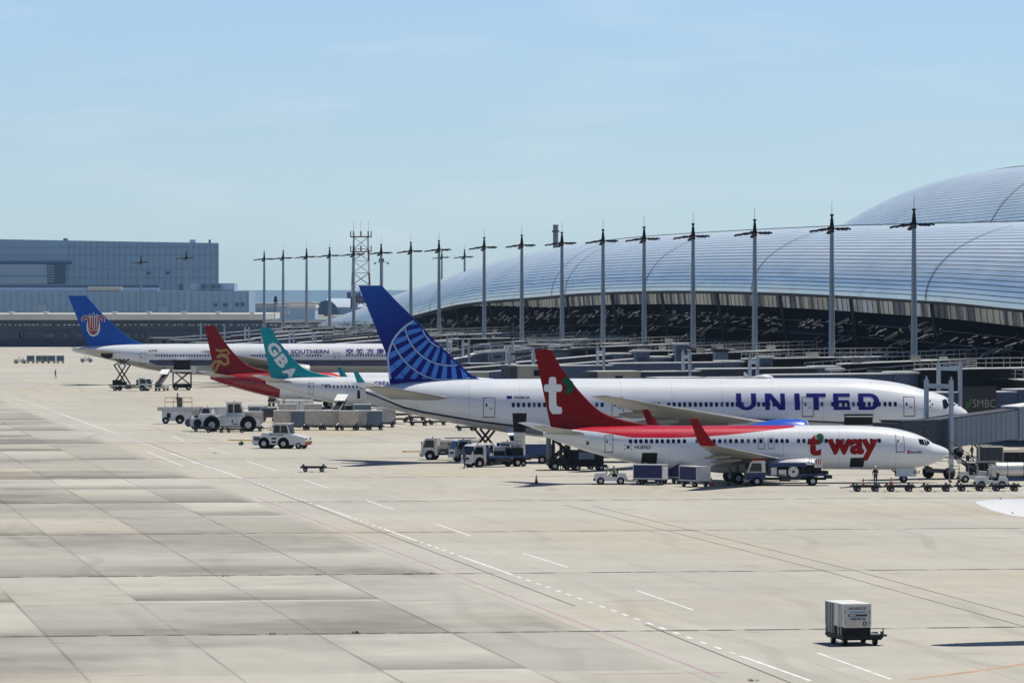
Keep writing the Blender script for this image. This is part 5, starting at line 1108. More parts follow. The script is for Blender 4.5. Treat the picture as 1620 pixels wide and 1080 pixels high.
# second stand, with the black advertising panel
B2 = bridge('grey boarding bridge with black advertising panel behind the nose of the large airliner', (43.0, 568.5), 4.1, (46.0, 570), 4.15, (79, 588), 4.3, mid=.3, ztop=10.1, pw=4.2, pt=.03)
mat('panel_black', (.004, .004, .006), .35); mat('panel_letter', (.28, .28, .26), .5); mat('logo_green', (.03, .14, .02), .5)
def panel(B, px0, px1, py0, py1, Y):
    a = P(px0, py1, Y); b = P(px1, py0, Y); O = B.location; mb = MB(); mb.box((a.x + b.x) / 2 - O.x, Y - O.y, (a.z + b.z) / 2, b.x - a.x, .12, b.z - a.z)
    o = mb.build('advert_panel', 'panel_black', B); return o, a - O, b - O, Y - .065 - O.y
pn, pa, pb, yy = panel(B2, 1520, 1576, 611, 655, 569.0)
zz = lambda py: P(0, py, 569).z; xx = lambda px: P(px, 0, 569).x - B2.location.x
flat_text('SMBC', 'panel_letter', pn, xx(1539), xx(1575), zz(644), zz(631.5), yy, bold=-.012)
lg = MB()
for k in range(3):
    x = xx(1527 + k * 2.6); lg.add([(x, yy, zz(648 - k * 2)), (x + .18, yy, zz(647 - k * 2)), (x + .36, yy, zz(634 - k * 2.4)), (x + .12, yy, zz(636 - k * 2.4))], [(0, 1, 2, 3)])
o = lg.build('logo', 'logo_green', pn, recalc=False)
# stands behind: parked bridges, fixed walkways, stair towers
gates = [617, 664, 712, 772, 812, 858, 905, 952, 1008, 1058, 1106, 1155, 1204, 1254, 1304]
rr = random.Random(12)
for i, Y in enumerate(gates):
    ar_ = 138 - TL * Y; near = i < 3
    zr = 5.2 if near else 5.0
    lab = 'grey boarding bridge parked at a stand, %s from the right of those behind the airliners' % ORD[i]
    rx, ry = ar_ + rr.uniform(-2, 2), Y + rr.uniform(-2, 2)
    if near: kx, ky = rx - 25, ry - 6; zc = 5.0
    else: kx, ky = rx - (11 if 5 <= i <= 8 else 24) - 3 * rr.random(), ry - 9 + 12 * rr.random(); zc = 3.1
    bridge(lab, (kx - 3, ky - 1.2), zc, (kx, ky), zc + .05, (rx, ry), zr, mid=.42, ztop=9.2 if not near else 10.2, pw=3.2, cabm='beige' if near or i % 3 == 0 else 'bridge_grey', tm='bridge_dark' if i % 3 == 1 else 'bridge_grey')
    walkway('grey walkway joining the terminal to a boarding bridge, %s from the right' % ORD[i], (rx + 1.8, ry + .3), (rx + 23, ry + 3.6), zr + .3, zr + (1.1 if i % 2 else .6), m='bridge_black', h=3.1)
# long gallery on stilts along the front of the wing
g = thing('service_gallery', 'long low service gallery with white edge along the foot of the silver wing', 'gallery', tp(153.5, 560, 0)); O = Vector(g.location)
mb = MB(); ed = MB(); rl = MB(); cl = MB()
for k in range(17):
    Ya, Yb = 560 + 48 * k, 560 + 48 * k + 44
    p, q = tp(153.5, Ya, 6.1) - O, tp(153.5, Yb, 6.1) - O; mb.bar(p, q, 5.0, 2.6); ed.bar(p + Vector((-.2, 0, 1.45)), q + Vector((-.2, 0, 1.45)), 5.6, .12)
    for z in (2.1, 2.6): rl.bar(p + Vector((-2.7, 0, z)), q + Vector((-2.7, 0, z)), .07)
    for j in range(12): v = p + (q - p) * j / 11 + Vector((-2.7, 0, 1.5)); rl.bar(v, v + Vector((0, 0, 1.1)), .06)
    for j in range(4): v = p + (q - p) * (j + .5) / 4; cl.cyl((v.x - 2, v.y, 0), (v.x - 2, v.y, 4.9), .3, n=8)
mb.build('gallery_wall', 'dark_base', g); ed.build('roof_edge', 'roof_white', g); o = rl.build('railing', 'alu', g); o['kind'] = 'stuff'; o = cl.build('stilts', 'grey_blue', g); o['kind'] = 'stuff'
# stair towers and plant boxes between the stands
for i, (px, yt, Y, w) in enumerate([(786, 541, 900, 2.2), (1015, 556, 760, 2.0), (852, 549, 860, 2.4), (1077, 545, 735, 1.6), (1394, 585, 640, 2.6), (1321, 586, 655, 1.6), (936, 579, 790, 3.0), (700, 560, 980, 2.6), (655, 560, 1010, 2.4), (462, 533, 1330, 2.6), (500, 536, 1290, 2.4), (433, 534, 1380, 3), (1140, 556, 730, 1.8), (1210, 566, 700, 1.8)]):
    c = P(px, yt, Y); t = thing('stair_tower', 'x', 'tower', (c.x, Y, 0), R(8.5), 'stair towers between the stands')
    t['label'] = ['slim grey stair tower with dark cap above the clutter, left of the red tail', 'short grey tower just left of the tenth mast base', 'grey plant tower behind the red tail tip', 'thin grey post tower midway along the large airliner', 'grey plant tower above the large airliner lettering, right side', 'thin grey tower above the large airliner lettering, left side',
                  'grey cabin tower just right of the red tail', 'grey tower right of the globe tail', 'grey tower close behind the globe tail edge', 'far grey tower above the teal tail', 'far grey tower right of the teal tail', 'far grey tower above the gap between red and teal tails', 'thin grey tower behind the middle of the large airliner', 'thin grey tower behind the antenna dome'][i]
    h = c.z; mb = MB(); mb.box(0, 0, h / 2, w, w, h); b_ = mb.build('shaft', ['grey_blue', 'bridge_grey'][i % 2], t); q = MB(); q.box(0, 0, h + .15, w + .5, w + .5, .3); q.build('cap', 'roof_white' if i % 2 else 'dark_metal', t)
    q = MB()
    for k in range(int(h / 1.4)): q.box(0, -w / 2 - .03, .9 + k * 1.4, w * .6, .05, .5)
    q.build('louvres', 'bridge_dark', t)
# pipes, railings and platforms over the stands
rk = random.Random(5)
for i in range(26):
    Y = 640 + i * 27; a0 = 128 + rk.uniform(-6, 14); z = rk.uniform(4.6, 7.9); L = rk.uniform(9, 20); up = rk.uniform(.2, 1.3)
    t = thing('pipe_rack', 'x', 'pipe rack', tp(a0, Y, 0), 0, 'pipe racks over the service roads'); mb = MB(); x1, y1 = L, L * .15
    for dz in (0, .55, 1.1):
        mb.bar((0, 0, z + dz), (x1, y1, z + dz + up), .1)
    for k in range(9): f = k / 8; mb.bar((x1 * f, y1 * f, z + up * f), (x1 * f, y1 * f, z + 1.1 + up * f), .08)
    mb.build('rail', 'alu', t); mb = MB(); mb.bar((0, .5, z - .3), (x1, y1 + .5, z - .3 + up), 1.4, .35); mb.build('deck', ['roof_white', 'grey_blue', 'bridge_dark'][i % 3], t)
    mb = MB()
    for f in (.15, .85): mb.cyl((x1 * f, y1 * f + .5, 0), (x1 * f, y1 * f + .5, z - .4 + up * f), .16, n=8)
    mb.build('post', 'grey_blue', t); t['label'] = 'railed pipe rack on posts between the boarding bridges, one of many alike'
# ------------------------------------------------------------------ ground equipment
def wheel(root, x, y, r, w, name='wheel'):
    key = ('wh', r, w)
    if key not in _kids:
        t = MB(); t.cyl((0, -w / 2, 0), (0, w / 2, 0), r, n=20); t.cyl((0, -w / 2 - .012, 0), (0, w / 2 + .012, 0), r * .5, n=14, mi=1); _kids[key] = t.mesh('wheel', [M('tyre'), M('rim')], smooth=50)
    o = bpy.data.objects.new(name, _kids[key]); COL.objects.link(o); o.parent = root; o.location = (x, y, r); return o
def wheels(root, xs, y, r, w=.25):
    for x in xs:
        for s_ in (-1, 1): wheel(root, x, s_ * y, r, w)
def part(root, name, m, *pr, smooth=False, label=None):
    mb = MB()
    for p in pr:
        k, a = p[0], p[1:]
        if k == 'b': mb.box(*a)
        elif k == 'p': mb.prism(*a)
        elif k == 'c': mb.cyl(*a)
        elif k == 'r': mb.bar(*a)
    return mb.build(name, m, root, smooth=smooth, label=label)
def put(o, px, py, deg=None, off=0):
    g = G(px, py); o.location = g
    if deg is not None: o.rotation_euler = (0, 0, R(deg))
    return o
# container dolly
def dolly(label, L=3.2, W_=1.9, group=None, load=False):
    r = thing('container_dolly', label, 'dolly', group=group)
    part(r, 'frame', 'dark_metal', ('b', 0, -W_ / 2 + .08, .46, L, .12, .16), ('b', 0, W_ / 2 - .08, .46, L, .12, .16), ('b', -L / 2 + .08, 0, .46, .14, W_, .16), ('b', L / 2 - .08, 0, .46, .14, W_, .16), ('b', 0, 0, .44, .3, W_, .12), ('b', -L * .3, 0, .34, .2, W_ * .9, .12), ('b', L * .3, 0, .34, .2, W_ * .9, .12))
    rl = []
    n = int(L / .32)
    for k in range(n): x = -L / 2 + .2 + (L - .4) * k / (n - 1); rl.append(('c', (x, -W_ / 2 + .15, .56), (x, W_ / 2 - .15, .56), .05, .05, 6))
    o = part(r, 'rollers', 'frame_grey', *rl)
    part(r, 'side_stop', 'frame_grey', *[('b', sx * (L / 2 - .3), sy * (W_ / 2), .62, .22, .06, .2) for sx in (-1, 1) for sy in (-1, 1)])
    wheels(r, (-L * .31, L * .31), W_ / 2 - .25, .23, .18)
    part(r, 'tow_bar', 'dark_metal', ('r', (L / 2, -.3, .42), (L / 2 + .9, 0, .34), .07), ('r', (L / 2, .3, .42), (L / 2 + .9, 0, .34), .07), ('r', (L / 2 + .9, 0, .34), (L / 2 + 1.1, 0, .34), .09))
    return r
row = [1370, 1423, 1482, 1535, 1590]
d0 = dolly('x', L=2.6)
for i, px in enumerate(row):
    o = d0 if i == 0 else copy_tree(d0)
    put(o, px, 777 - (i > 2) * .6, 180 + 5.5); o['label'] = ['leftmost empty dolly in the row beneath the airliner nose', 'second empty dolly from the left in the row beneath the airliner nose', 'middle empty dolly in the row beneath the airliner nose', 'fourth empty dolly from the left in the row, near the tow tractor', 'last empty dolly at the right end of the row by the tank trailer'][i]; o['group'] = 'row of empty dollies under the nose'
o = copy_tree(d0, label='single dark empty dolly alone on the open apron left of the airliner shadow'); put(o, 496, 746, 3)
for i, (px, py, dg, lab) in enumerate([(632, 668, 8, 'empty dolly behind the container row, leftmost of three on the sunlit ground'), (662, 673, 6, 'empty dolly near the wide airliner belly, middle of three'), (692, 672, 5, 'empty dolly half under the wide airliner belly, rightmost of three'), (737, 681, 5, 'empty dolly in the shade under the airliner belly'), (660, 665, 8, 'empty dolly standing behind two others near the airliner belly'),
        (340, 684, 4, 'empty dolly in front of the big tractor, left'), (372, 684, 4, 'empty dolly in front of the big tractor wheels'), (320, 683, 4, 'leftmost empty dolly in front of the big tractor')]):
    put(copy_tree(d0, label=lab), px, py, dg)
# unit load containers
def container(label, m='alu', L=2.0, D=1.53, H=1.62, text=None, group=None, cham='front', name='cargo_container'):
    r = thing(name, label, 'container', group=group)
    if cham == 'both': prof = [(-L / 2, .45), (-L / 2 + .32, .0), (L / 2 - .32, 0), (L / 2, .45), (L / 2, H), (-L / 2, H)]
    else: prof = [(-L / 2, 0), (L / 2 - .42, 0), (L / 2, .45), (L / 2, H), (-L / 2, H)]
    part(r, 'shell', m, ('p', prof, -D / 2, D / 2))
    part(r, 'edge_frame', 'alu', *[('r', (sx * (L / 2), sy * (D / 2 + .01), .45), (sx * (L / 2), sy * (D / 2 + .01), H), .07) for sx in (-1, 1) for sy in (-1, 1)], ('b', 0, -D / 2 - .01, H, L, .07, .07), ('b', 0, D / 2 + .01, H, L, .07, .07), ('b', L / 2, 0, H, .07, D, .07), ('b', -L / 2, 0, H, .07, D, .07))
    part(r, 'base', 'frame_grey', ('b', -.1, 0, -.03, L - .5, D, .06)); part(r, 'lid', 'roof_white', ('b', 0, 0, H + .07, L + .02, D + .02, .09))
    return r
# foreground pair on its dolly
fg = G(1350, 1021); fgd = dolly('low dark dolly carrying two silver containers, alone in the foreground', L=3.3, W_=2.1); fgd.location = fg + Vector((.12, 1.35, 0)); fgd.rotation_euler = (0, 0, R(90 + 13))
part(fgd, 'side_step', 'frame_grey', ('b', -1.0, -1.2, .5, .5, .35, .1), ('b', .2, -1.15, .45, .2, .3, .3), ('r', (-1.3, -1.15, .55), (-1.3, -1.15, .85), .05), ('r', (-1.0, -1.25, .55), (-1.0, -1.25, .75), .05)); part(fgd, 'deck_plate', 'dark', ('b', 0, 0, .40, 3.1, 2.0, .2))
mat('alu_bright', (.55, .54, .52), .38, .35, .12, 1.4); mat('panel_tan', (.50, .45, .38), .55, .1, .12, 1.5); mat('label_pale', (.42, .46, .52), .5); mat('side_dark', (.12, .15, .18), .6, .1, .3, 1.5)
def fgbox(dx, dy, label, main):
    r = thing('cargo_container', label, 'container'); L, D, H = 1.46, 1.56, 1.52
    part(r, 'shell', 'alu_bright' if main else 'side_dark', ('p', [(-L / 2, .40 if main else 0), (-L / 2 + .16, .30), (-L / 2 + .16, 0), (L / 2 - .04, 0), (L / 2 - .04, .30), (L / 2, .42), (L / 2, H), (-L / 2, H)] if main else [(-L / 2, 0), (L / 2, 0), (L / 2, H), (-L / 2, H)], -D / 2, D / 2))
    part(r, 'lid', 'roof_white', ('b', 0, 0, H + .025, L + .04, D + .04, .05)); y = -D / 2 - .01
    part(r, 'door_panel', 'panel_tan', ('p', [(-L / 2 + .03, .5), (-L / 2 + .2, .34), (L / 2 - .18, .34), (L / 2 - .03, .5), (L / 2 - .03, H - .06), (-L / 2 + .03, H - .06)], y - .012, y))
    part(r, 'corner_post', 'alu', *[('b', sx * (L / 2 - .03), sy * (D / 2 + .015), H / 2 + .2, .08, .05, H - .42) for sx in (-1, 1) for sy in (-1, 1)], ('b', -L / 2 - .02, 0, H / 2, .05, .1, H), ('b', -L / 2 - .02, -.4, H / 2, .04, .06, H))
    part(r, 'base_pallet', 'dark', ('b', 0, 0, .15, L - .06, D + .07, .40))
    if main:
        y2 = y - .016
        part(r, 'latch', 'frame_grey', *[('b', sx * (L / 2 - .08), y2, z_, .07, .02, .1) for sx in (-1, 1) for z_ in (.62, 1.15)]); part(r, 'rivet_strip', 'alu', ('b', 0, y2 + .004, H - .1, L - .1, .01, .03), ('b', 0, y2 + .004, .44, L - .3, .01, .03))
        flat_text('AKE 42419 CX', 'black_mark', r, -.46, .47, 1.27, 1.41, y2, bold=.04); part(r, 'label_backing', 'label_pale', ('b', .02, y2 + .006, 1.02, 1.0, .006, .62)); part(r, 'faded_print', 'blue_paint', *[('b', -.34 + .062 * k, y2 - .002, 1.135 + .006 * (k % 3), .045, .008, .05) for k in range(13) if k != 2])
        part(r, 'dark_label', 'black_mark', ('b', .02, y2 + .002, .985, 1.0, .01, .11)); part(r, 'light_print', 'white_mark', *[('b', -.38 + .055 * k, y2 - .008, .985, .035, .008, .05) for k in range(6)])
        flat_text('TARE 80 KG', 'black_mark', r, -.40, .44, .74, .88, y2, bold=.05); part(r, 'square_label', 'black_mark', ('b', .40, y2 + .002, .57, .2, .01, .2)); flat_text('E', 'white_mark', r, .36, .44, .52, .62, y2 - .006, bold=.02)
    r.rotation_euler = (0, 0, R(13)); r.location = fg + Vector((dx, 1.3 + dy, .58)); return r
fgbox(0, -.80, 'silver container with black lettering, front one on the foreground dolly', True); fgbox(-.37, .80, 'dark-sided silver container, rear one on the foreground dolly', False)
# dense row of loaded dollies behind the tractor
cgrp = 'containers on dollies in the crowded service area'
spec = [(401, 682, 1.95, 'panel_tan'), (446, 680, 1.6, 'panel_tan'), (472, 680, 1.6, 'grey_blue'), (497, 680, 1.9, 'panel_tan'), (523, 680, 1.6, 'panel_tan'), (551, 680.5, 1.9, 'panel_tan'), (575, 680, 1.6, 'alu_worn'), (592, 680, 1.3, 'grey_blue'),
        (455, 668, 2.0, 'panel_tan'), (495, 668, 2.0, 'panel_tan'), (573, 668, 2.0, 'grey_blue'), (611, 675, 1.9, 'alu_worn')]
names = ['tan container right behind the cab of the big tractor', 'tan container partly hidden by the small tractor cab', 'grey-blue container just right of the small tractor cab', 'tan container in the front row, middle left', 'tan container in the front row, centre', 'long-faced tan container in the front row, right of centre', 'grey container near the right end of the front row', 'grey-blue container at the right end of the front row',
         'tan container in the second row behind the small tractor', 'tan container in the second row, next to the white frame', 'pale blue-grey container in the second row under the airliner belly', 'tall grey container alone right of the front row']
c0 = {}
for i, (px, py, L, m) in enumerate(spec):
    if m not in c0: c0[m] = container('x', m, L=2.1, H=1.75); o = c0[m]
    else: o = copy_tree(c0[m])
    put(o, px, py, 4); o.location.z = .66; o.scale = (1.0 if L < 1.8 else 1.12, 1, 1); o['label'] = names[i]; o['group'] = cgrp
    dd = copy_tree(d0, label='loaded dolly carrying the ' + ' '.join(names[i].split()[:9])); put(dd, px, py, 4); dd['group'] = 'loaded dollies in the crowded service area'
# curtained baggage cart
def cart(label, m='navy', L=2.9, W_=1.5, group='curtained baggage carts'):
    r = thing('baggage_cart', label, 'baggage cart', group=group)
    part(r, 'deck', 'frame_grey', ('b', 0, 0, .5, L, W_, .12)); part(r, 'roof', 'white', ('b', 0, 0, 1.86, L + .06, W_ + .06, .07))
    part(r, 'end_panel', 'white', ('b', L / 2 - .03, 0, 1.18, .06, W_, 1.3)); part(r, 'end_panel', 'white', ('b', -L / 2 + .03, 0, 1.18, .06, W_, 1.3))
    for s_ in (-1, 1):
        mb = MB(); n = 28; pts = [(-L / 2 + .1 + (L - .2) * k / n, s_ * (W_ / 2 - .03 + .025 * math.sin(k * 1.9))) for k in range(n + 1)]
        mb.loft([[(x, y, z) for x, y in pts] for z in (.58, 1.8)], False, False, closed=False); mb.build('curtain', m, r)
        part(r, 'post', 'white', ('b', -L / 2 + .04, s_ * W_ / 2, 1.18, .07, .05, 1.3), ('b', L / 2 - .04, s_ * W_ / 2, 1.18, .07, .05, 1.3), ('b', 0, s_ * (W_ / 2 + .01), .6, L, .04, .1))
    wheels(r, (-L * .33, L * .33), W_ / 2 - .2, .22, .18); part(r, 'tow_bar', 'dark_metal', ('r', (-L / 2, 0, .42), (-L / 2 - .9, 0, .34), .07))
    return r
ct0 = cart('x'); put(ct0, 1029, 766.5, -20); ct0['label'] = 'baggage cart with navy curtains, first behind the small tug'
o = copy_tree(ct0, label='baggage cart with navy curtains, half hidden in the middle of the train'); put(o, 1070, 764.2, -50)
o = copy_tree(ct0, label='baggage cart with navy curtains and small mark on its white end, last of the train'); put(o, 1099, 769.5, -58)
flat_text('aircart', 'black_mark', o, -.3, .25, 1.3, 1.38, -.1) if False else None
# baggage tug (driver added with the people)
def tug(label, name='baggage_tug', col='white'):
    r = thing(name, label, 'tug')
    part(r, 'body', col, ('p', [(1.45, .35), (1.5, .75), (1.35, 1.02), (.35, 1.1), (.3, .72), (-.55, .72), (-.6, 1.05), (-1.35, 1.05), (-1.45, .8), (-1.45, .35)], -.68, .68))
    part(r, 'windscreen_frame', 'white', ('r', (.36, -.6, 1.08), (.22, -.6, 1.72), .05), ('r', (.36, .6, 1.08), (.22, .6, 1.72), .05), ('r', (.22, -.6, 1.72), (.22, .6, 1.72), .05)); part(r, 'windscreen', 'glass', ('b', .29, 0, 1.4, .03, 1.14, .55, 0, 0, -.2))
    part(r, 'steering_wheel', 'dark', ('c', (.05, .25, 1.12), (.0, .25, 1.16), .2, .2, 12)); part(r, 'seat', 'dark', ('b', -.4, 0, .85, .5, .9, .22), ('b', -.62, 0, 1.15, .12, .9, .5))
    part(r, 'bumper', 'dark', ('b', 1.52, 0, .45, .1, 1.3, .2), ('b', -1.5, 0, .45, .1, 1.2, .2)); part(r, 'headlight', 'alu', ('b', 1.45, .45, .85, .06, .18, .14)); part(r, 'headlight', 'alu', ('b', 1.45, -.45, .85, .06, .18, .14)); wheels(r, (-.9, .95), .6, .34, .24); return r
tg = tug('small white baggage tug with driver pulling the curtained carts'); put(tg, 966, 766, 180 + 2)
for px, py, s_, lab in ((32, 575, 90, 'far white tug at the head of the grey cart train on the left'), (137, 573, 90, 'far dark-wheeled tug beneath the blue tail')):
    o = copy_tree(tg, label=lab); put(o, px, py, 178)
gc = cart('x', 'grey_blue', 1.9, group='distant grey baggage carts'); 
for i, px in enumerate((48.5, 63, 72.5, 81.5, 95.5)):
    o = gc if i == 0 else copy_tree(gc); put(o, px, 574.5, 3); o['label'] = ['distant grey cart next to the far tug at left', 'distant grey cart, second in the far left train', 'distant grey cart, third in the far left train', 'distant grey cart, fourth in the far left train', 'distant grey cart standing apart at the end of the far train'][i]; o['group'] = 'distant grey baggage carts'
# pushback tractors
def tractor(label, L=6.4, big=False):
    r = thing('tow_tractor', label, 'tow tractor')
    if not big:
        part(r, 'body', 'white', ('p', [(3.05, .45), (3.1, 1.15), (2.9, 1.30), (1.45, 1.62), (.6, 1.66), (.5, 1.5), (-1.1, 1.5), (-1.2, 1.75), (-2.0, 1.75), (-2.1, 1.45), (-3.1, 1.45), (-3.15, .5)], -1.25, 1.25))
        [part(r, 'wheel_arch', 'dark', ('c', (x, s_ * 1.26, .62), (x, s_ * 1.0, .62), .68, .68, 16), smooth=40) for x in (-1.75, .55) for s_ in (-1, 1)]; wheels(r, (-1.75, .55), 1.12, .56, .38)
        wheel(r, 2.3, 1.1, .36, .3); wheel(r, 2.3, -1.1, .36, .3)
        cab = part(r, 'cab', 'white', ('p', [(1.25, 1.6), (.95, 2.75), (-.75, 2.78), (-.85, 1.5)], -1.02, 1.02)); part(cab, 'cab_roof', 'white', ('b', .1, 0, 2.82, 2.0, 2.2, .1))
        part(cab, 'windscreen', 'glass', ('p', [(1.265, 1.72), (1.0, 2.68), (.96, 2.68), (1.2, 1.72)], -.92, .92)); 
        for s_ in (-1, 1): part(cab, 'side_window', 'glass', ('p', [(1.05, 1.78), (.82, 2.64), (.18, 2.64), (.18, 1.78)], s_ * 1.03 - .01, s_ * 1.03 + .01), ('p', [(.05, 1.78), (.05, 2.64), (-.62, 2.64), (-.66, 1.78)], s_ * 1.03 - .01, s_ * 1.03 + .01))
        part(r, 'headlight', 'lamp_dark', ('b', 3.0, .85, 1.15, .25, .4, .16)); part(r, 'headlight', 'lamp_dark', ('b', 3.0, -.85, 1.15, .25, .4, .16))
        part(r, 'bumper', 'yellow', ('b', 3.14, 0, .72, .1, 2.5, .22)); part(r, 'warning_stripes', 'dark', *[('b', 3.2, -1.1 + k * .32, .72, .02, .14, .22) for k in range(8)]); part(r, 'lower_bumper', 'red', ('b', 3.0, 0, .5, .3, 2.3, .16))
        part(r, 'side_vents', 'dark', *[('b', -.6, s_ * 1.26, z, .55, .02, .2) for s_ in (-1, 1) for z in (1.15, .75)]); part(r, 'side_mirror', 'dark', ('b', 1.45, -1.35, 2.1, .08, .12, .36)); part(r, 'rear_tow_hitch', 'frame_grey', ('b', -3.25, 0, .7, .3, .5, .3)); part(cab, 'beacon', 'orange', ('c', (-.3, .5, 2.86), (-.3, .5, 3.02), .09, .07, 10)); part(r, 'engine_grille', 'frame_grey', ('b', -2.6, -1.26, 1.1, .7, .02, .4)); part(r, 'door_line', 'frame_grey', ('b', .12, -1.035, 1.9, .03, .01, 1.3), ('b', -.72, -1.035, 1.9, .03, .01, 1.3)); part(r, 'handrail', 'frame_grey', ('r', (-1.0, -1.2, 1.6), (-1.0, -1.2, 2.5), .04), ('r', (-1.0, -1.2, 2.5), (-2.2, -1.2, 2.1), .04)); part(r, 'skirt', 'frame_grey', ('b', 0, 0, .46, 6.0, 2.44, .12))
    else:
        part(r, 'body', 'white', ('p', [(-4.4, .6), (-4.5, 1.3), (-4.1, 1.7), (-2.9, 1.85), (-1.6, 1.95), (-.3, 2.0), (3.4, 1.9), (4.4, 1.6), (4.5, .6)], -1.5, 1.5))
        part(r, 'engine_cover', 'white', ('b', -2.2, 0, 2.05, 2.0, 2.4, .35)); [part(r, 'wheel_arch', 'dark', ('c', (x, s_ * 1.51, .95), (x, s_ * 1.2, .95), 1.05, 1.05, 18), smooth=40) for x in (-1.7, 2.9) for s_ in (-1, 1)]; wheels(r, (-1.7, 2.9), 1.4, .85, .5)
        cab = part(r, 'cab', 'white', ('p', [(.0, 1.9), (.2, 3.6), (2.0, 3.6), (2.6, 1.95)], -1.1, 1.1)); part(cab, 'cab_roof', 'white', ('b', 1.1, 0, 3.66, 2.2, 2.4, .12)); 
        for s_ in (-1, 1): part(cab, 'side_window', 'glass', ('p', [(.3, 2.35), (.38, 3.45), (1.0, 3.45), (1.0, 2.35)], s_ * 1.11 - .01, s_ * 1.11 + .01), ('p', [(1.15, 2.35), (1.15, 3.45), (1.85, 3.45), (2.15, 2.35)], s_ * 1.11 - .01, s_ * 1.11 + .01))
        part(cab, 'windscreen', 'glass', ('p', [(2.42, 2.45), (2.05, 3.5), (2.02, 3.5), (2.38, 2.45)], -1.0, 1.0)); part(r, 'logo', 'blue_paint', ('b', .9, -1.51, 1.3, .22, .02, .35), ('b', 1.3, -1.51, .95, .7, .02, .12))
        part(r, 'front_roller', 'frame_grey', ('c', (-4.6, -1.2, 1.1), (-4.6, 1.2, 1.1), .5, .5, 14), smooth=40); part(r, 'exhaust_cover', 'frame_grey', ('b', -3.6, -1.2, 1.9, .5, .3, .3)); part(r, 'hose_reel', 'dark', ('c', (-3.5, -1.56, 1.1), (-3.5, -1.5, 1.1), .5, .5, 18), ('c', (-3.5, -1.58, 1.1), (-3.5, -1.52, 1.1), .2, .2, 12)); part(r, 'skirt', 'frame_grey', ('b', 0, 0, .6, 8.6, 3.04, .16)); part(cab, 'beacon', 'orange', ('c', (1.2, .5, 3.7), (1.2, .5, 3.88), .1, .08, 10)); part(r, 'service_hatch', 'frame_grey', *[('b', x_, -1.505, 1.5, .03, .01, .8) for x_ in (-.5, .3, 1.5)], ('b', .5, -1.505, 1.9, 2.0, .01, .03)); part(r, 'deck_rail', 'frame_grey', ('r', (-1.0, -1.35, 2.3), (-1.0, -1.35, 2.9), .05), ('r', (-3.2, -1.35, 2.3), (-3.2, -1.35, 2.9), .05), ('r', (-1.0, -1.35, 2.9), (-3.2, -1.35, 2.9), .05))
    return r
o = tractor('white tow tractor with yellow striped bumper and tow bar on the open apron'); put(o, 446, 709, -14)
o = tractor('large white pushback tractor with tall rear-set cab behind empty dollies', big=True); put(o, 356, 682, 4)
tb = thing('tow_bar', 'yellow aircraft tow bar trailing behind the white tow tractor', 'tow bar'); part(tb, 'bar', 'yellow', ('c', (-1.6, 0, .55), (1.7, 0, .6), .07, .07, 10)); part(tb, 'head', 'yellow', ('b', -1.7, 0, .55, .35, .5, .14), ('r', (-.2, -.5, .55), (.1, .5, .6), .07)); part(tb, 'axle', 'dark_metal', ('r', (.2, -.4, .22), (.2, .4, .22), .07), ('r', (.2, 0, .22), (.2, 0, .58), .07)); wheel(tb, .2, -.4, .2, .14); wheel(tb, .2, .4, .2, .14); put(tb, 384, 704, 170)
# empty tow bars and small bits under the wide body
tb2 = copy_tree(tb, label='dark tow bar dolly lying left of the white tank trucks'); put(tb2, 664, 722, 4)
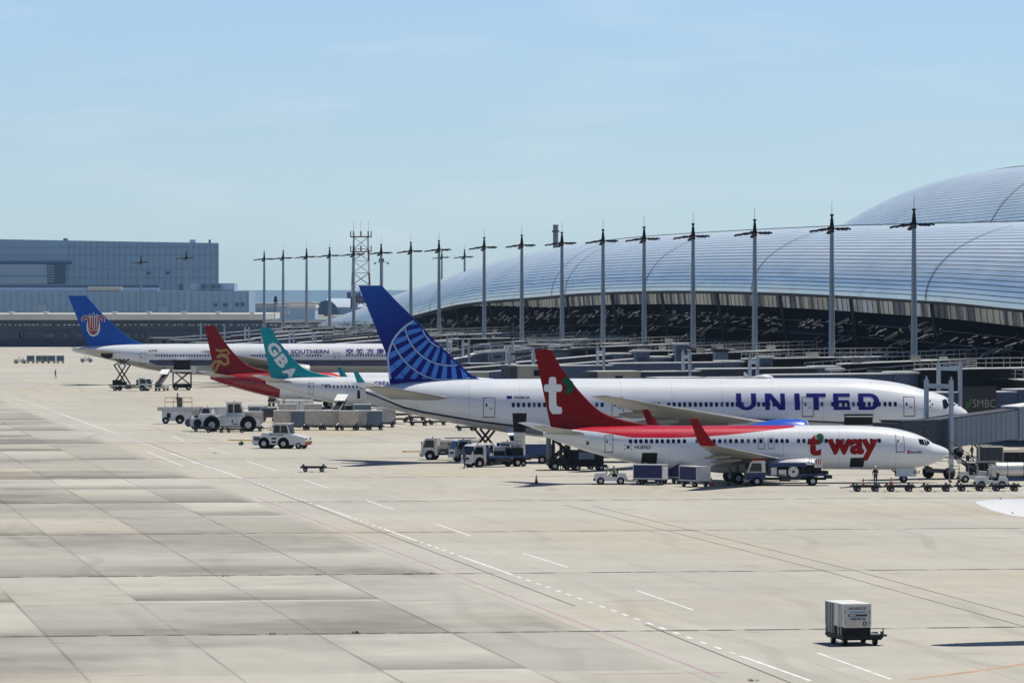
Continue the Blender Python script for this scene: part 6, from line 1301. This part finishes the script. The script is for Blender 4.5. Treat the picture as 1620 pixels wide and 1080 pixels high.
# trucks
def truck(label, L=7.0, body='tank', col='white', cabcol='white', name='service_truck', H=1.3, cat='truck'):
    r = thing(name, label, cat); f = L / 2
    part(r, 'chassis', 'dark_metal', ('b', -.3, 0, .62, L - .6, .9, .22)); 
    cab = part(r, 'cab', cabcol, ('p', [(f, .5), (f + .02, 1.25), (f - .35, 2.15), (f - .6, 2.3), (f - 1.7, 2.3), (f - 1.75, .5)], -1.02, 1.02))
    part(cab, 'windscreen', 'glass', ('p', [(f + .035, 1.3), (f - .32, 2.12), (f - .36, 2.12), (f - .01, 1.3)], -.92, .92))
    for s_ in (-1, 1): part(cab, 'side_window', 'glass', ('p', [(f - .22, 1.32), (f - .5, 2.08), (f - 1.35, 2.08), (f - 1.35, 1.32)], s_ * 1.03 - .01, s_ * 1.03 + .01)); part(cab, 'headlight', 'alu_bright', ('b', f + .02, s_ * .8, .85, .05, .28, .2)); part(cab, 'mirror', 'dark', ('b', f - .1, s_ * 1.25, 1.75, .08, .16, .4), ('r', (f - .25, s_ * 1.0, 1.95), (f - .1, s_ * 1.25, 1.9), .03))
    part(cab, 'grille', 'dark', ('b', f + .03, 0, .9, .03, 1.1, .22)); part(r, 'bumper', cabcol, ('b', f + .06, 0, .5, .14, 2.0, .26))
    wheels(r, (f - .95, -f + 1.3), .9, .42, .3)
    for s_ in (-1, 1):
        part(cab, 'wheel_arch', 'dark', ('c', (f - .95, s_ * 1.035, .5), (f - .95, s_ * .8, .5), .56, .56, 16)); part(cab, 'door_line', 'frame_grey', ('b', f - .28, s_ * 1.035, .95, .03, .01, .75), ('b', f - 1.4, s_ * 1.035, 1.2, .03, .01, 1.3)); part(cab, 'door_handle', 'dark', ('b', f - 1.2, s_ * 1.045, 1.22, .16, .03, .05)); part(r, 'mudguard', 'dark', ('b', -f + 1.3, s_ * .95, .95, 1.1, .3, .05))
        part(r, 'side_guard', 'frame_grey', ('b', -.4, s_ * .98, .62, 1.9, .04, .1), ('b', -.4, s_ * .98, .8, 1.9, .04, .06))
    part(cab, 'beacon', 'orange', ('c', (f - 1.1, .4, 2.3), (f - 1.1, .4, 2.46), .09, .07, 10)); part(r, 'fuel_tank', 'frame_grey', ('c', (-.5, -.75, .6), (.5, -.75, .6), .25, .25, 12)); part(r, 'rear_lights', 'red', ('b', -f + .02, .7, .75, .04, .3, .1))
    x1 = f - 1.95; x0 = -f
    if body == 'tank': part(r, 'tank', col, ('c', (x0 + .1, 0, 1.55), (x1, 0, 1.55), .78, .78, 18), smooth=40); part(r, 'tank_cradle', 'frame_grey', ('b', (x0 + x1) / 2, 0, .9, x1 - x0, 1.9, .2)); part(r, 'catwalk', 'alu', ('b', (x0 + x1) / 2, 0, 2.36, (x1 - x0) * .8, .5, .05))
    if body == 'box': part(r, 'cargo_box', col, ('b', (x0 + x1) / 2, 0, .85 + H / 2, x1 - x0, 2.1, H)); part(r, 'side_skirt', 'frame_grey', ('b', (x0 + x1) / 2, 0, .75, x1 - x0 - .3, 1.9, .18))
    if body == 'flat': part(r, 'deck', col, ('b', (x0 + x1) / 2, 0, 1.0, x1 - x0, 2.1, .22), ('b', x1 - .1, 0, 1.5, .12, 2.1, 1.0)); part(r, 'deck_equipment', 'dark', ('b', x0 + 1.2, .2, 1.5, 1.4, 1.2, .8), ('b', x0 + 2.7, -.3, 1.35, .8, .9, .5))
    return r
put(truck('white water truck with weathered tank parked left under the wide airliner', 6.2, 'tank', 'alu_worn'), 715, 727, 168)
put(truck('white service truck with open rear bed, facing left under the wide airliner', 6.8, 'flat', 'blue_paint'), 783, 738, 212)
t_ = truck('white high cab truck directly behind the front service truck', 6.4, 'box', 'grey_blue', H=1.0); put(t_, 775, 735, 250)
put(truck('dark blue tank truck under the wide airliner belly, rear part visible', 6.0, 'box', 'blue_paint', H=1.15), 832, 733, 178)
put(truck('small white van-like truck parked behind the container rows', 5.0, 'box', 'white_dirty', H=1.5), 345, 671, 182)
# hydrant dispenser
fd = truck('fuel dispenser truck with red cab roof and hose reel by the airliner wing', 7.4, 'flat', 'navy_paint', cabcol='white', name='fuel_truck'); f = 3.7
part(fd, 'cab_top', 'red', ('b', f - 1.15, 0, 2.36, 1.2, 2.0, .12)); part(fd, 'cab_skirt', 'navy_paint', ('b', f - .85, 0, .85, 1.82, 2.1, .72))
part(fd, 'hose_reel', 'alu_bright', ('c', (-.6, 1.12, 1.3), (-.6, .9, 1.3), .48, .48, 18)); part(fd, 'reel_hub', 'dark', ('c', (-.6, 1.14, 1.3), (-.6, 1.0, 1.3), .12, .12, 10)); part(fd, 'equipment_box', 'alu_bright', ('b', 1.2, .85, 1.35, .55, .4, .7), ('b', .4, .85, 1.2, .7, .4, .55)); part(fd, 'pipework', 'dark_metal', *[('c', (-1.5 - k * .3, .9, 1.0), (-1.5 - k * .3, .9 - (k % 2) * .5, 1.75), .09, .09, 8) for k in range(5)], ('c', (-2.8, .7, 1.4), (1.4, .7, 1.65), .08, .08, 8), ('b', -1.0, .2, 1.35, 3.6, 1.0, .6))
part(fd, 'upper_platform', 'navy_paint', ('b', -.1, 0, 1.95, 3.4, 2.1, .3)); part(fd, 'lift_railing', 'alu', *[('r', (-2.3 - .55 * (k % 2) * 2, (-.9 if k < 2 else .9), 1.9), (-2.3 - .55 * (k % 2) * 2, (-.9 if k < 2 else .9), 2.7), .05) for k in range(4)], ('r', (-2.3, -.9, 2.7), (-3.4, -.9, 2.7), .05)); part(fd, 'striped_board', 'white', ('b', -2.9, 1.1, 2.05, .75, .04, .75)); part(fd, 'red_stripes', 'red', *[('b', -3.1 + k * .2, 1.13, 2.2, .09, .02, .48) for k in range(3)])
part(fd, 'rear_step', 'dark_metal', ('b', -3.9, 0, .8, .6, 1.8, .3), ('b', -3.6, 0, 1.2, .5, 1.9, .3)); put(fd, 1243, 767.5, 180 + 3)
# platform lift
lp = thing('lift_platform', 'white mobile lift with railed upper deck standing left of the big tractor', 'lift'); part(lp, 'body', 'white_dirty', ('b', 0, 0, 1.05, 4.0, 1.9, 1.3)); part(lp, 'deck', 'alu', ('b', -.2, 0, 2.0, 4.8, 2.0, .5)); part(lp, 'wheel_arch', 'dark', ('c', (.4, -.97, .62), (.4, -.8, .62), .62, .62, 16)); wheels(lp, (-1.5, .4), .9, .45, .3)
part(lp, 'railing', 'yellow', *[('r', (x, y, 2.25), (x, y, 3.5), .05) for x in (-1.6, -.5, .8, 2.0) for y in (-.9, .9)], *[('r', (-1.6, y, z), (2.0, y, z), .05) for y in (-.9, .9) for z in (2.9, 3.5)]); part(lp, 'operator_console', 'frame_grey', ('b', .4, 0, 2.9, .6, .6, 1.3)); part(lp, 'side_vents', 'dark', ('b', -1.1, -.96, 1.1, .5, .02, .7)); put(lp, 280, 670, 3)
# loaders, catering lift, belt loader
def scissor(r, x, L, z0, z1, y=.9, m='dark_metal'):
    part(r, 'scissor_lift', m, *[('r', (x - L / 2, s_ * y, z0), (x + L / 2, s_ * y, z1), .16, .2) for s_ in (-1, 1)], *[('r', (x + L / 2, s_ * y * .9, z0), (x - L / 2, s_ * y * .9, z1), .16, .2) for s_ in (-1, 1)])
hl = truck('white high-lift truck with raised dark scissor frame under the blue-tailed airliner', 7.6, 'flat', 'frame_grey', name='high_lift_truck'); scissor(hl, -1.6, 2.4, 1.2, 4.6); scissor(hl, -1.6, 2.0, 4.6, 5.6); put(hl, 206, 618, -22)
hl2 = truck('high-lift truck with dark scissor frame raised under the large airliner tail', 7.0, 'flat', 'dark', name='high_lift_truck'); scissor(hl2, -.2, 1.8, 1.3, 3.4); scissor(hl2, -.2, 1.7, 3.4, 5.0); put(hl2, 765, 729, 200)
ld = thing('container_loader', 'dark container loader with pale raised deck at the open door of the far airliner', 'loader'); part(ld, 'chassis', 'dark_metal', ('b', 0, 0, .8, 3.4, 3.0, .7)); part(ld, 'deck', 'roof_white', ('b', 0, 0, 3.4, 3.4, 3.2, .3)); scissor(ld, 0, 2.6, 1.1, 3.2, 1.3); part(ld, 'side_frame', 'frame_grey', ('b', -1.6, 0, 2.2, .2, 3.0, 2.4), ('b', 1.6, 0, 2.2, .2, 3.0, 2.4)); wheels(ld, (-1.1, 1.1), 1.4, .42, .3); part(ld, 'control_cab', 'white', ('b', 2.1, -1.2, 3.6, .8, .8, 1.3)); put(ld, 288, 617, 5)
ld2 = copy_tree(ld, label='dark container loader on legs beneath the red tail of the nearest airliner'); put(ld2, 893, 743, 5)
part(ld2, 'tall_leg', 'dark_metal', ('b', -1.2, -1.0, 3.2, .28, .28, 3.4), ('b', -.5, -1.0, 3.2, .2, .2, 3.4), ('b', .35, -1.0, 3.2, .28, .28, 3.4))
eq = thing('ground_power_unit', 'dark ground power unit beside the container loader legs under the tail', 'equipment'); part(eq, 'housing', 'dark', ('b', 0, 0, 1.3, 2.9, 1.5, 1.3)); part(eq, 'base_frame', 'dark_metal', ('b', 0, 0, .5, 3.6, 1.6, .2)); part(eq, 'access_panel', 'grey_blue', ('b', -.3, -.76, 1.5, 1.6, .02, .7)); wheels(eq, (-1.2, 1.2), .7, .3, .2); put(eq, 915, 742, 5)
eq2 = copy_tree(eq, label='low dark equipment trailer with pale cylinder under the red tail'); put(eq2, 930, 744, 12)
def belt(label):
    r = thing('belt_loader', label, 'belt loader'); part(r, 'chassis', 'white', ('b', 0, 0, .75, 3.6, 1.7, .6)); part(r, 'belt_frame', 'dark', ('r', (-3.2, 0, .9), (3.2, 0, 3.0), 1.0, .3)); part(r, 'side_rail', 'alu', ('r', (-3.2, .55, 1.25), (3.2, .55, 3.35), .06), ('r', (-3.2, -.55, 1.25), (3.2, -.55, 3.35), .06)); part(r, 'driver_seat', 'dark', ('b', -1.0, .6, 1.3, .5, .5, .6)); part(r, 'hood', 'roof_white', ('r', (.8, 0, 2.9), (3.1, 0, 3.7), 1.5, .12)); wheels(r, (-1.2, 1.2), .75, .38, .25); return r
b0 = belt('belt loader with white hood at the rear hold of the far blue-tailed airliner'); put(b0, 256, 618, 80)
o = copy_tree(b0, label='belt loader raised to the rear hold behind the curtained carts'); put(o, 1030, 762, 100); o = copy_tree(b0, label='belt loader with white hood behind the crowded container area'); put(o, 437, 642, 78)
o = copy_tree(b0, label='belt loader in the middle of the crowded service area'); put(o, 535, 668, 80); o = copy_tree(b0, label='belt loader at the hold of the large airliner, left of the red tail'); put(o, 815, 733, 92)
lav = thing('canvas_chute', 'pale ribbed canvas baggage chute standing under the large airliner belly', 'chute'); part(lav, 'chute', 'alu_bright', *[('c', (0, 0, .9 + k * .42), (0, 0, .9 + k * .42 + .4), .55 + .04 * (k % 2), .6, 14) for k in range(6)], smooth=40); part(lav, 'dark_mouth', 'dark', ('c', (0, 0, 3.5), (0, 0, 5.4), .62, .75, 14)); part(lav, 'base', 'dark_metal', ('b', 0, 0, .55, 1.3, 1.5, .6)); wheels(lav, (-.4, .4), .7, .3, .2); put(lav, 822, 737, 0)
# white frame trailers, racks and mixed equipment in the crowded area
for i, (px, py, w, h, m, lab) in enumerate([(473, 657, 4.0, 1.6, 'roof_white', 'long white canopied rack in the back row of the crowded service area'), (408, 665, 2.6, 1.3, 'grey_blue', 'low blue-grey generator cart right of the big tractor cab'), (535, 666, 1.8, 1.5, 'navy', 'navy curtained box cart in the back row'), (548, 664, 3.0, 1.4, 'dark', 'dark flat rack in the back row under the airliner belly'), (318, 664, 2.6, 1.0, 'alu_worn', 'open metal rack trailer between the lift and the big tractor'), (425, 667, 2.2, 1.2, 'frame_grey', 'dark grey rack trailer behind the tan containers'), (1580, 764, 1.6, 1.0, 'white', 'white boxy trailer at the right edge among the equipment'), (1555, 757, 3.0, .9, 'dark', 'dark low trailer right of the step ladder'), (1600, 740, 3.2, 1.0, 'dark_metal', 'dark rack trailer beneath the boarding bridge'), (1566, 742, 2.4, 1.6, 'bridge_dark', 'dark plant box beneath the boarding bridge')]):
    r = thing('equipment_trailer', lab, 'trailer'); part(r, 'box', m, ('b', 0, 0, .6 + h / 2, w, 1.6, h)); part(r, 'top_frame', 'alu', *[('r', (sx * w / 2, sy * .82, .5), (sx * w / 2, sy * .82, .75 + h), .07) for sx in (-1, 1) for sy in (-1, 1)], ('b', 0, -.82, .75 + h, w, .06, .06), ('b', 0, .82, .75 + h, w, .06, .06)); wheels(r, (-w * .33, w * .33), .65, .28, .2); part(r, 'panel_lines', 'frame_grey', *[('b', -w / 2 + w * k / 4, -.81, .6 + h / 2, .05, .02, h) for k in (1, 2, 3)]); put(r, px, py, 4)
def tanktrailer(label):
    r = thing('tank_trailer', label, 'trailer'); part(r, 'tank', 'alu_bright', ('c', (-2.2, 0, 1.45), (2.2, 0, 1.45), .72, .72, 20), smooth=40); part(r, 'band', 'frame_grey', *[('c', (x - .03, 0, 1.45), (x + .03, 0, 1.45), .74, .74, 20) for x in (-1.2, .3, 1.6)]); part(r, 'chassis', 'blue_paint', ('b', 0, 0, .6, 4.6, 1.3, .3)); wheels(r, (-1.5, 1.5), .65, .32, .22); return r
put(tanktrailer('shiny silver tank trailer at the right edge under the boarding bridge'), 1613, 768, 4)
o = tug('white tow tug with dark open cab in front of the silver tank trailer', 'open_tug'); put(o, 1568, 772, 183)
o = copy_tree(tg, label='dark-seated tug between the dolly row and the boarding bridge'); put(o, 1541, 763, 3)
# step ladder, cones
sl_ = thing('step_ladder', 'small wheeled step ladder with bright lamps right of the airliner nose', 'ladder'); part(sl_, 'rails', 'alu', *[('r', (x, -.5, .15), (x, .2, 1.7), .06) for x in (-.45, .45)], *[('r', (x, .6, .15), (x, .2, 1.7), .06) for x in (-.45, .45)]); part(sl_, 'steps', 'frame_grey', *[('b', 0, -.45 + k * .15, .35 + k * .3, .9, .2, .05) for k in range(5)]); part(sl_, 'floodlight', 'alu_bright', ('b', -.4, 0, 1.95, .4, .25, .4)); part(sl_, 'floodlight', 'alu_bright', ('b', .45, 0, 1.95, .4, .25, .4)); wheels(sl_, (-.4, .4), .5, .12, .08); put(sl_, 1510, 763, 0)
def cone(label):
    r = thing('traffic_cone', label, 'cone', group='traffic cones'); part(r, 'base', 'dark', ('b', 0, 0, .03, .42, .42, .06)); part(r, 'cone_body', 'red', ('c', (0, 0, .06), (0, 0, .8), .17, .03, 14), smooth=50); part(r, 'reflective_band', 'white', ('c', (0, 0, .38), (0, 0, .52), .118, .088, 14, 0, False), smooth=50); return r
k0 = cone('traffic cone alone at the shadow tip of the nearest red tail'); put(k0, 848.5, 764.5)
for px, py, lab in ((1125.5, 768.5, 'traffic cone just right of the last curtained cart'), (1366, 770, 'traffic cone behind the leftmost dolly of the row'), (1410, 768, 'traffic cone behind the second dolly of the row'), (1181, 768, 'traffic cone beside the fuel truck cab')):
    put(copy_tree(k0, label=lab), px, py)
wc = thing('wheel_chocks', 'pair of dark wheel chocks at the main wheels of the nearest airliner', 'chocks'); 
for x in (-.8, .8): part(wc, 'chock', 'dark', ('p', [(x - .2, 0), (x + .2, 0), (x, .25)], -.4, .4))
put(wc, 1167, 768)
# ------------------------------------------------------------------ people
def person(label, px, py, face=0, pose='stand', top='hivis', legs='cloth_dark', helmet=True, z=0.0):
    r = thing('person', label, 'person'); V = []; E = []; Rr = []
    def v(p, rad): V.append(p); Rr.append(rad); return len(V) - 1
    def e(a, b): E.append((a, b))
    sit = pose == 'sit'; hz_ = .50 if sit else .95
    pel = v((0, 0, hz_), (.15, .12)); ab = v((.0, 0, hz_ + .18), (.14, .11)); chs = v((.02, 0, hz_ + .40), (.17, .12)); nk = v((.02, 0, hz_ + .54), (.06, .06)); hd0 = v((.04, 0, hz_ + .63), (.075, .085)); hd = v((.045, 0, hz_ + .73), (.085, .10)); ht = v((.03, 0, hz_ + .80), (.06, .07))
    for a, b in ((pel, ab), (ab, chs), (chs, nk), (nk, hd0), (hd0, hd), (hd, ht)): e(a, b)
    for s_ in (-1, 1):
        st = .14 * s_ if pose == 'walk' else 0
        if sit: hip = v((.05, s_ * .1, hz_), (.09, .09)); kn = v((.48, s_ * .12, hz_ + .02), (.06, .06)); an = v((.52, s_ * .12, .12), (.042, .042)); toe = v((.70, s_ * .12, .05), (.04, .03))
        else: hip = v((0, s_ * .1, hz_ - .08), (.095, .095)); kn = v((.03 + st, s_ * .1, .5), (.062, .062)); an = v((st * 1.4 - .02, s_ * .11, .09), (.043, .043)); toe = v((st * 1.4 + .16, s_ * .12, .035), (.042, .03))
        e(pel, hip); e(hip, kn); e(kn, an); e(an, toe)
        up = pose == 'reach'
        sh = v((.02, s_ * .19, hz_ + .47), (.06, .06)); el = v((.10 if not up else .28, s_ * .26, hz_ + (.2 if not up else .38)), (.042, .042)); wr = v((.24 if not up else .50, s_ * .22, hz_ + (.02 if not up else .55)), (.028, .024))
        if sit: V[el] = (.16, s_ * .25, hz_ + .24); V[wr] = (.38, s_ * .2, hz_ + .3)
        d = (Vector(V[wr]) - Vector(V[el])).normalized(); side_ = Vector((0, 1, 0)) * s_; pm = v(Vector(V[wr]) + d * .06, (.022, .034)); e(chs, sh); e(sh, el); e(el, wr); e(wr, pm)
    me = bpy.data.meshes.new('body'); me.from_pydata([tuple(p) for p in V], E, []); o = bpy.data.objects.new('body', me); COL.objects.link(o)
    m = o.modifiers.new('s', 'SKIN'); me.skin_vertices[0].data[0].use_root = True
    for i, rr_ in enumerate(Rr): me.skin_vertices[0].data[i].radius = rr_
    m2 = o.modifiers.new('u', 'SUBSURF'); m2.levels = 1; bpy.context.view_layer.update()
    em = bpy.data.meshes.new_from_object(o.evaluated_get(bpy.context.evaluated_depsgraph_get())); bpy.data.objects.remove(o); em.name = 'body'
    # fingers: five short tapering chains per hand, joined to the palm
    b = bmesh.new(); b.from_mesh(em)
    for hx in [i for i in range(len(V)) if Rr[i] == (.022, .034)]:
        p = Vector(V[hx]); w_ = Vector(V[hx - 1]); d = (p - w_).normalized(); q = d.cross(Vector((0, 1, 0)) if abs(d.y) < .9 else Vector((1, 0, 0))).normalized(); lat = d.cross(q).normalized()
        for k, (o_, ln_) in enumerate(((-.026, .055), (-.009, .07), (.009, .075), (.026, .065), (.04, .045))):
            a = p + lat * o_ + (d * .02 if k < 4 else d * -.02); c = a + (d * ln_ if k < 4 else (d + lat).normalized() * ln_) + q * -.015
            rad = .0085; rg = [[b.verts.new(pt + (lat * math.cos(t) + q * math.sin(t)) * rr2) for t in (0, 1.57, 3.14, 4.71)] for pt, rr2 in ((a, rad), ((a + c) / 2 + q * .004, rad), (c, rad * .7))]
            for x_, y_ in zip(rg, rg[1:]):
                for j in range(4): b.faces.new((x_[j], x_[(j + 1) % 4], y_[(j + 1) % 4], y_[j]))
            b.faces.new(rg[-1])
    # face: nose and brow pushed out, eye sockets in
    hz0 = hz_ + .70
    for vv in b.verts:
        c = vv.co
        if c.z > hz_ + .6 and c.x > .08 and abs(c.y) < .02 and abs(c.z - hz0) < .025: c.x += .022
    b.to_mesh(em); b.free()
    for mm in ('skin', top, legs, 'dark'): em.materials.append(M(mm))
    for pg in em.polygons:
        c = pg.center; pg.use_smooth = True
        pg.material_index = 3 if c.z < .09 else 2 if (c.z < hz_ + .03 and abs(c.y) < .2 and not (sit and c.z > hz_ + .1)) or (sit and c.z < hz_ - .02) else 1 if c.z < hz_ + .55 and (c - Vector(V[7 + 6] if False else (0, 0, 0))).length > 0 else 0
    for hx in [i for i in range(len(V)) if Rr[i] == (.022, .034)]:
        for pg in em.polygons:
            if (pg.center - Vector(V[hx])).length < .11: pg.material_index = 0
    o = bpy.data.objects.new('body', em); COL.objects.link(o); o.parent = r
    part(r, 'helmet' if helmet else 'hair', 'white' if helmet else 'dark', ('c', (.03, 0, hz_ + .77), (.03, 0, hz_ + .83), .115, .105, 14), ('c', (.03, 0, hz_ + .83), (.03, 0, hz_ + .885), .105, .05, 14), ('b', .10, 0, hz_ + .775, .14, .18, .02) if helmet else ('b', -.02, 0, hz_ + .72, .1, .17, .14), smooth=60)
    vs = MB(); vs.loft([[(.015 + rx * math.cos(t), ry * math.sin(t), hz_ + zz_) for t in [2 * math.pi * k / 14 for k in range(14)]] for zz_, rx, ry in ((.06, .155, .175), (.2, .145, .17), (.4, .15, .205), (.5, .10, .15))], False, False); vs.build('vest', top, r, smooth=60)
    bd = MB(); bd.loft([[(.015 + .158 * math.cos(t), .182 * math.sin(t), hz_ + zz_) for t in [2 * math.pi * k / 14 for k in range(14)]] for zz_ in (.16, .20)], False, False); bd.build('reflective_strip', 'white', r, smooth=60)
    g = G(px, py); r.location = (g.x, g.y, z); r.rotation_euler = (0, 0, R(face)); return r
person('person in dark clothes walking alone on the open apron at far left', 88, 598.5, 200, 'walk', 'cloth_dark', helmet=False)
person('worker in white helmet standing behind the leftmost empty dolly', 1385, 768, 260, 'stand', 'cloth_dark')
person('person in dark clothes walking with a case beneath the boarding bridge', 1538, 729.5, 200, 'walk', 'cloth_dark', helmet=False)
cs = thing('rolling_case', 'small dark rolling case beside the walking person under the boarding bridge', 'suitcase'); part(cs, 'case', 'dark', ('b', 0, 0, .36, .25, .4, .55)); part(cs, 'handle', 'frame_grey', ('r', (0, .12, .6), (0, .12, .95), .03), ('r', (0, -.12, .6), (0, -.12, .95), .03)); wheel(cs, 0, .15, .05, .03); wheel(cs, 0, -.15, .05, .03); put(cs, 1531, 729.5, 20)
person('worker in dark clothes standing by the equipment at the right edge', 1574, 741, 180, 'stand', 'cloth_dark', helmet=False)
person('worker in green vest reaching into the rear cargo hold', 1035, 760, 100, 'reach', 'hivis', z=2.3)
d_ = person('tug driver in white helmet and green vest seated on the baggage tug', 966, 766, 182, 'sit', 'hivis', z=.42); d_.location = tg.location + Vector((.35, 0, .42))
person('worker standing at the foot of the dark container loader under the tail', 888.5, 743.5, 250, 'stand', 'cloth_grey')
person('worker in dark clothes on the ground left of the white service trucks', 735, 741, 180, 'stand', 'cloth_dark', helmet=False)
person('worker on the railed lift deck left of the big tractor', 281, 670, 200, 'stand', 'cloth_grey', helmet=False, z=2.25)
person('worker behind the second-row containers near the belt loader', 491, 664, 180, 'stand', 'cloth_dark', helmet=False)
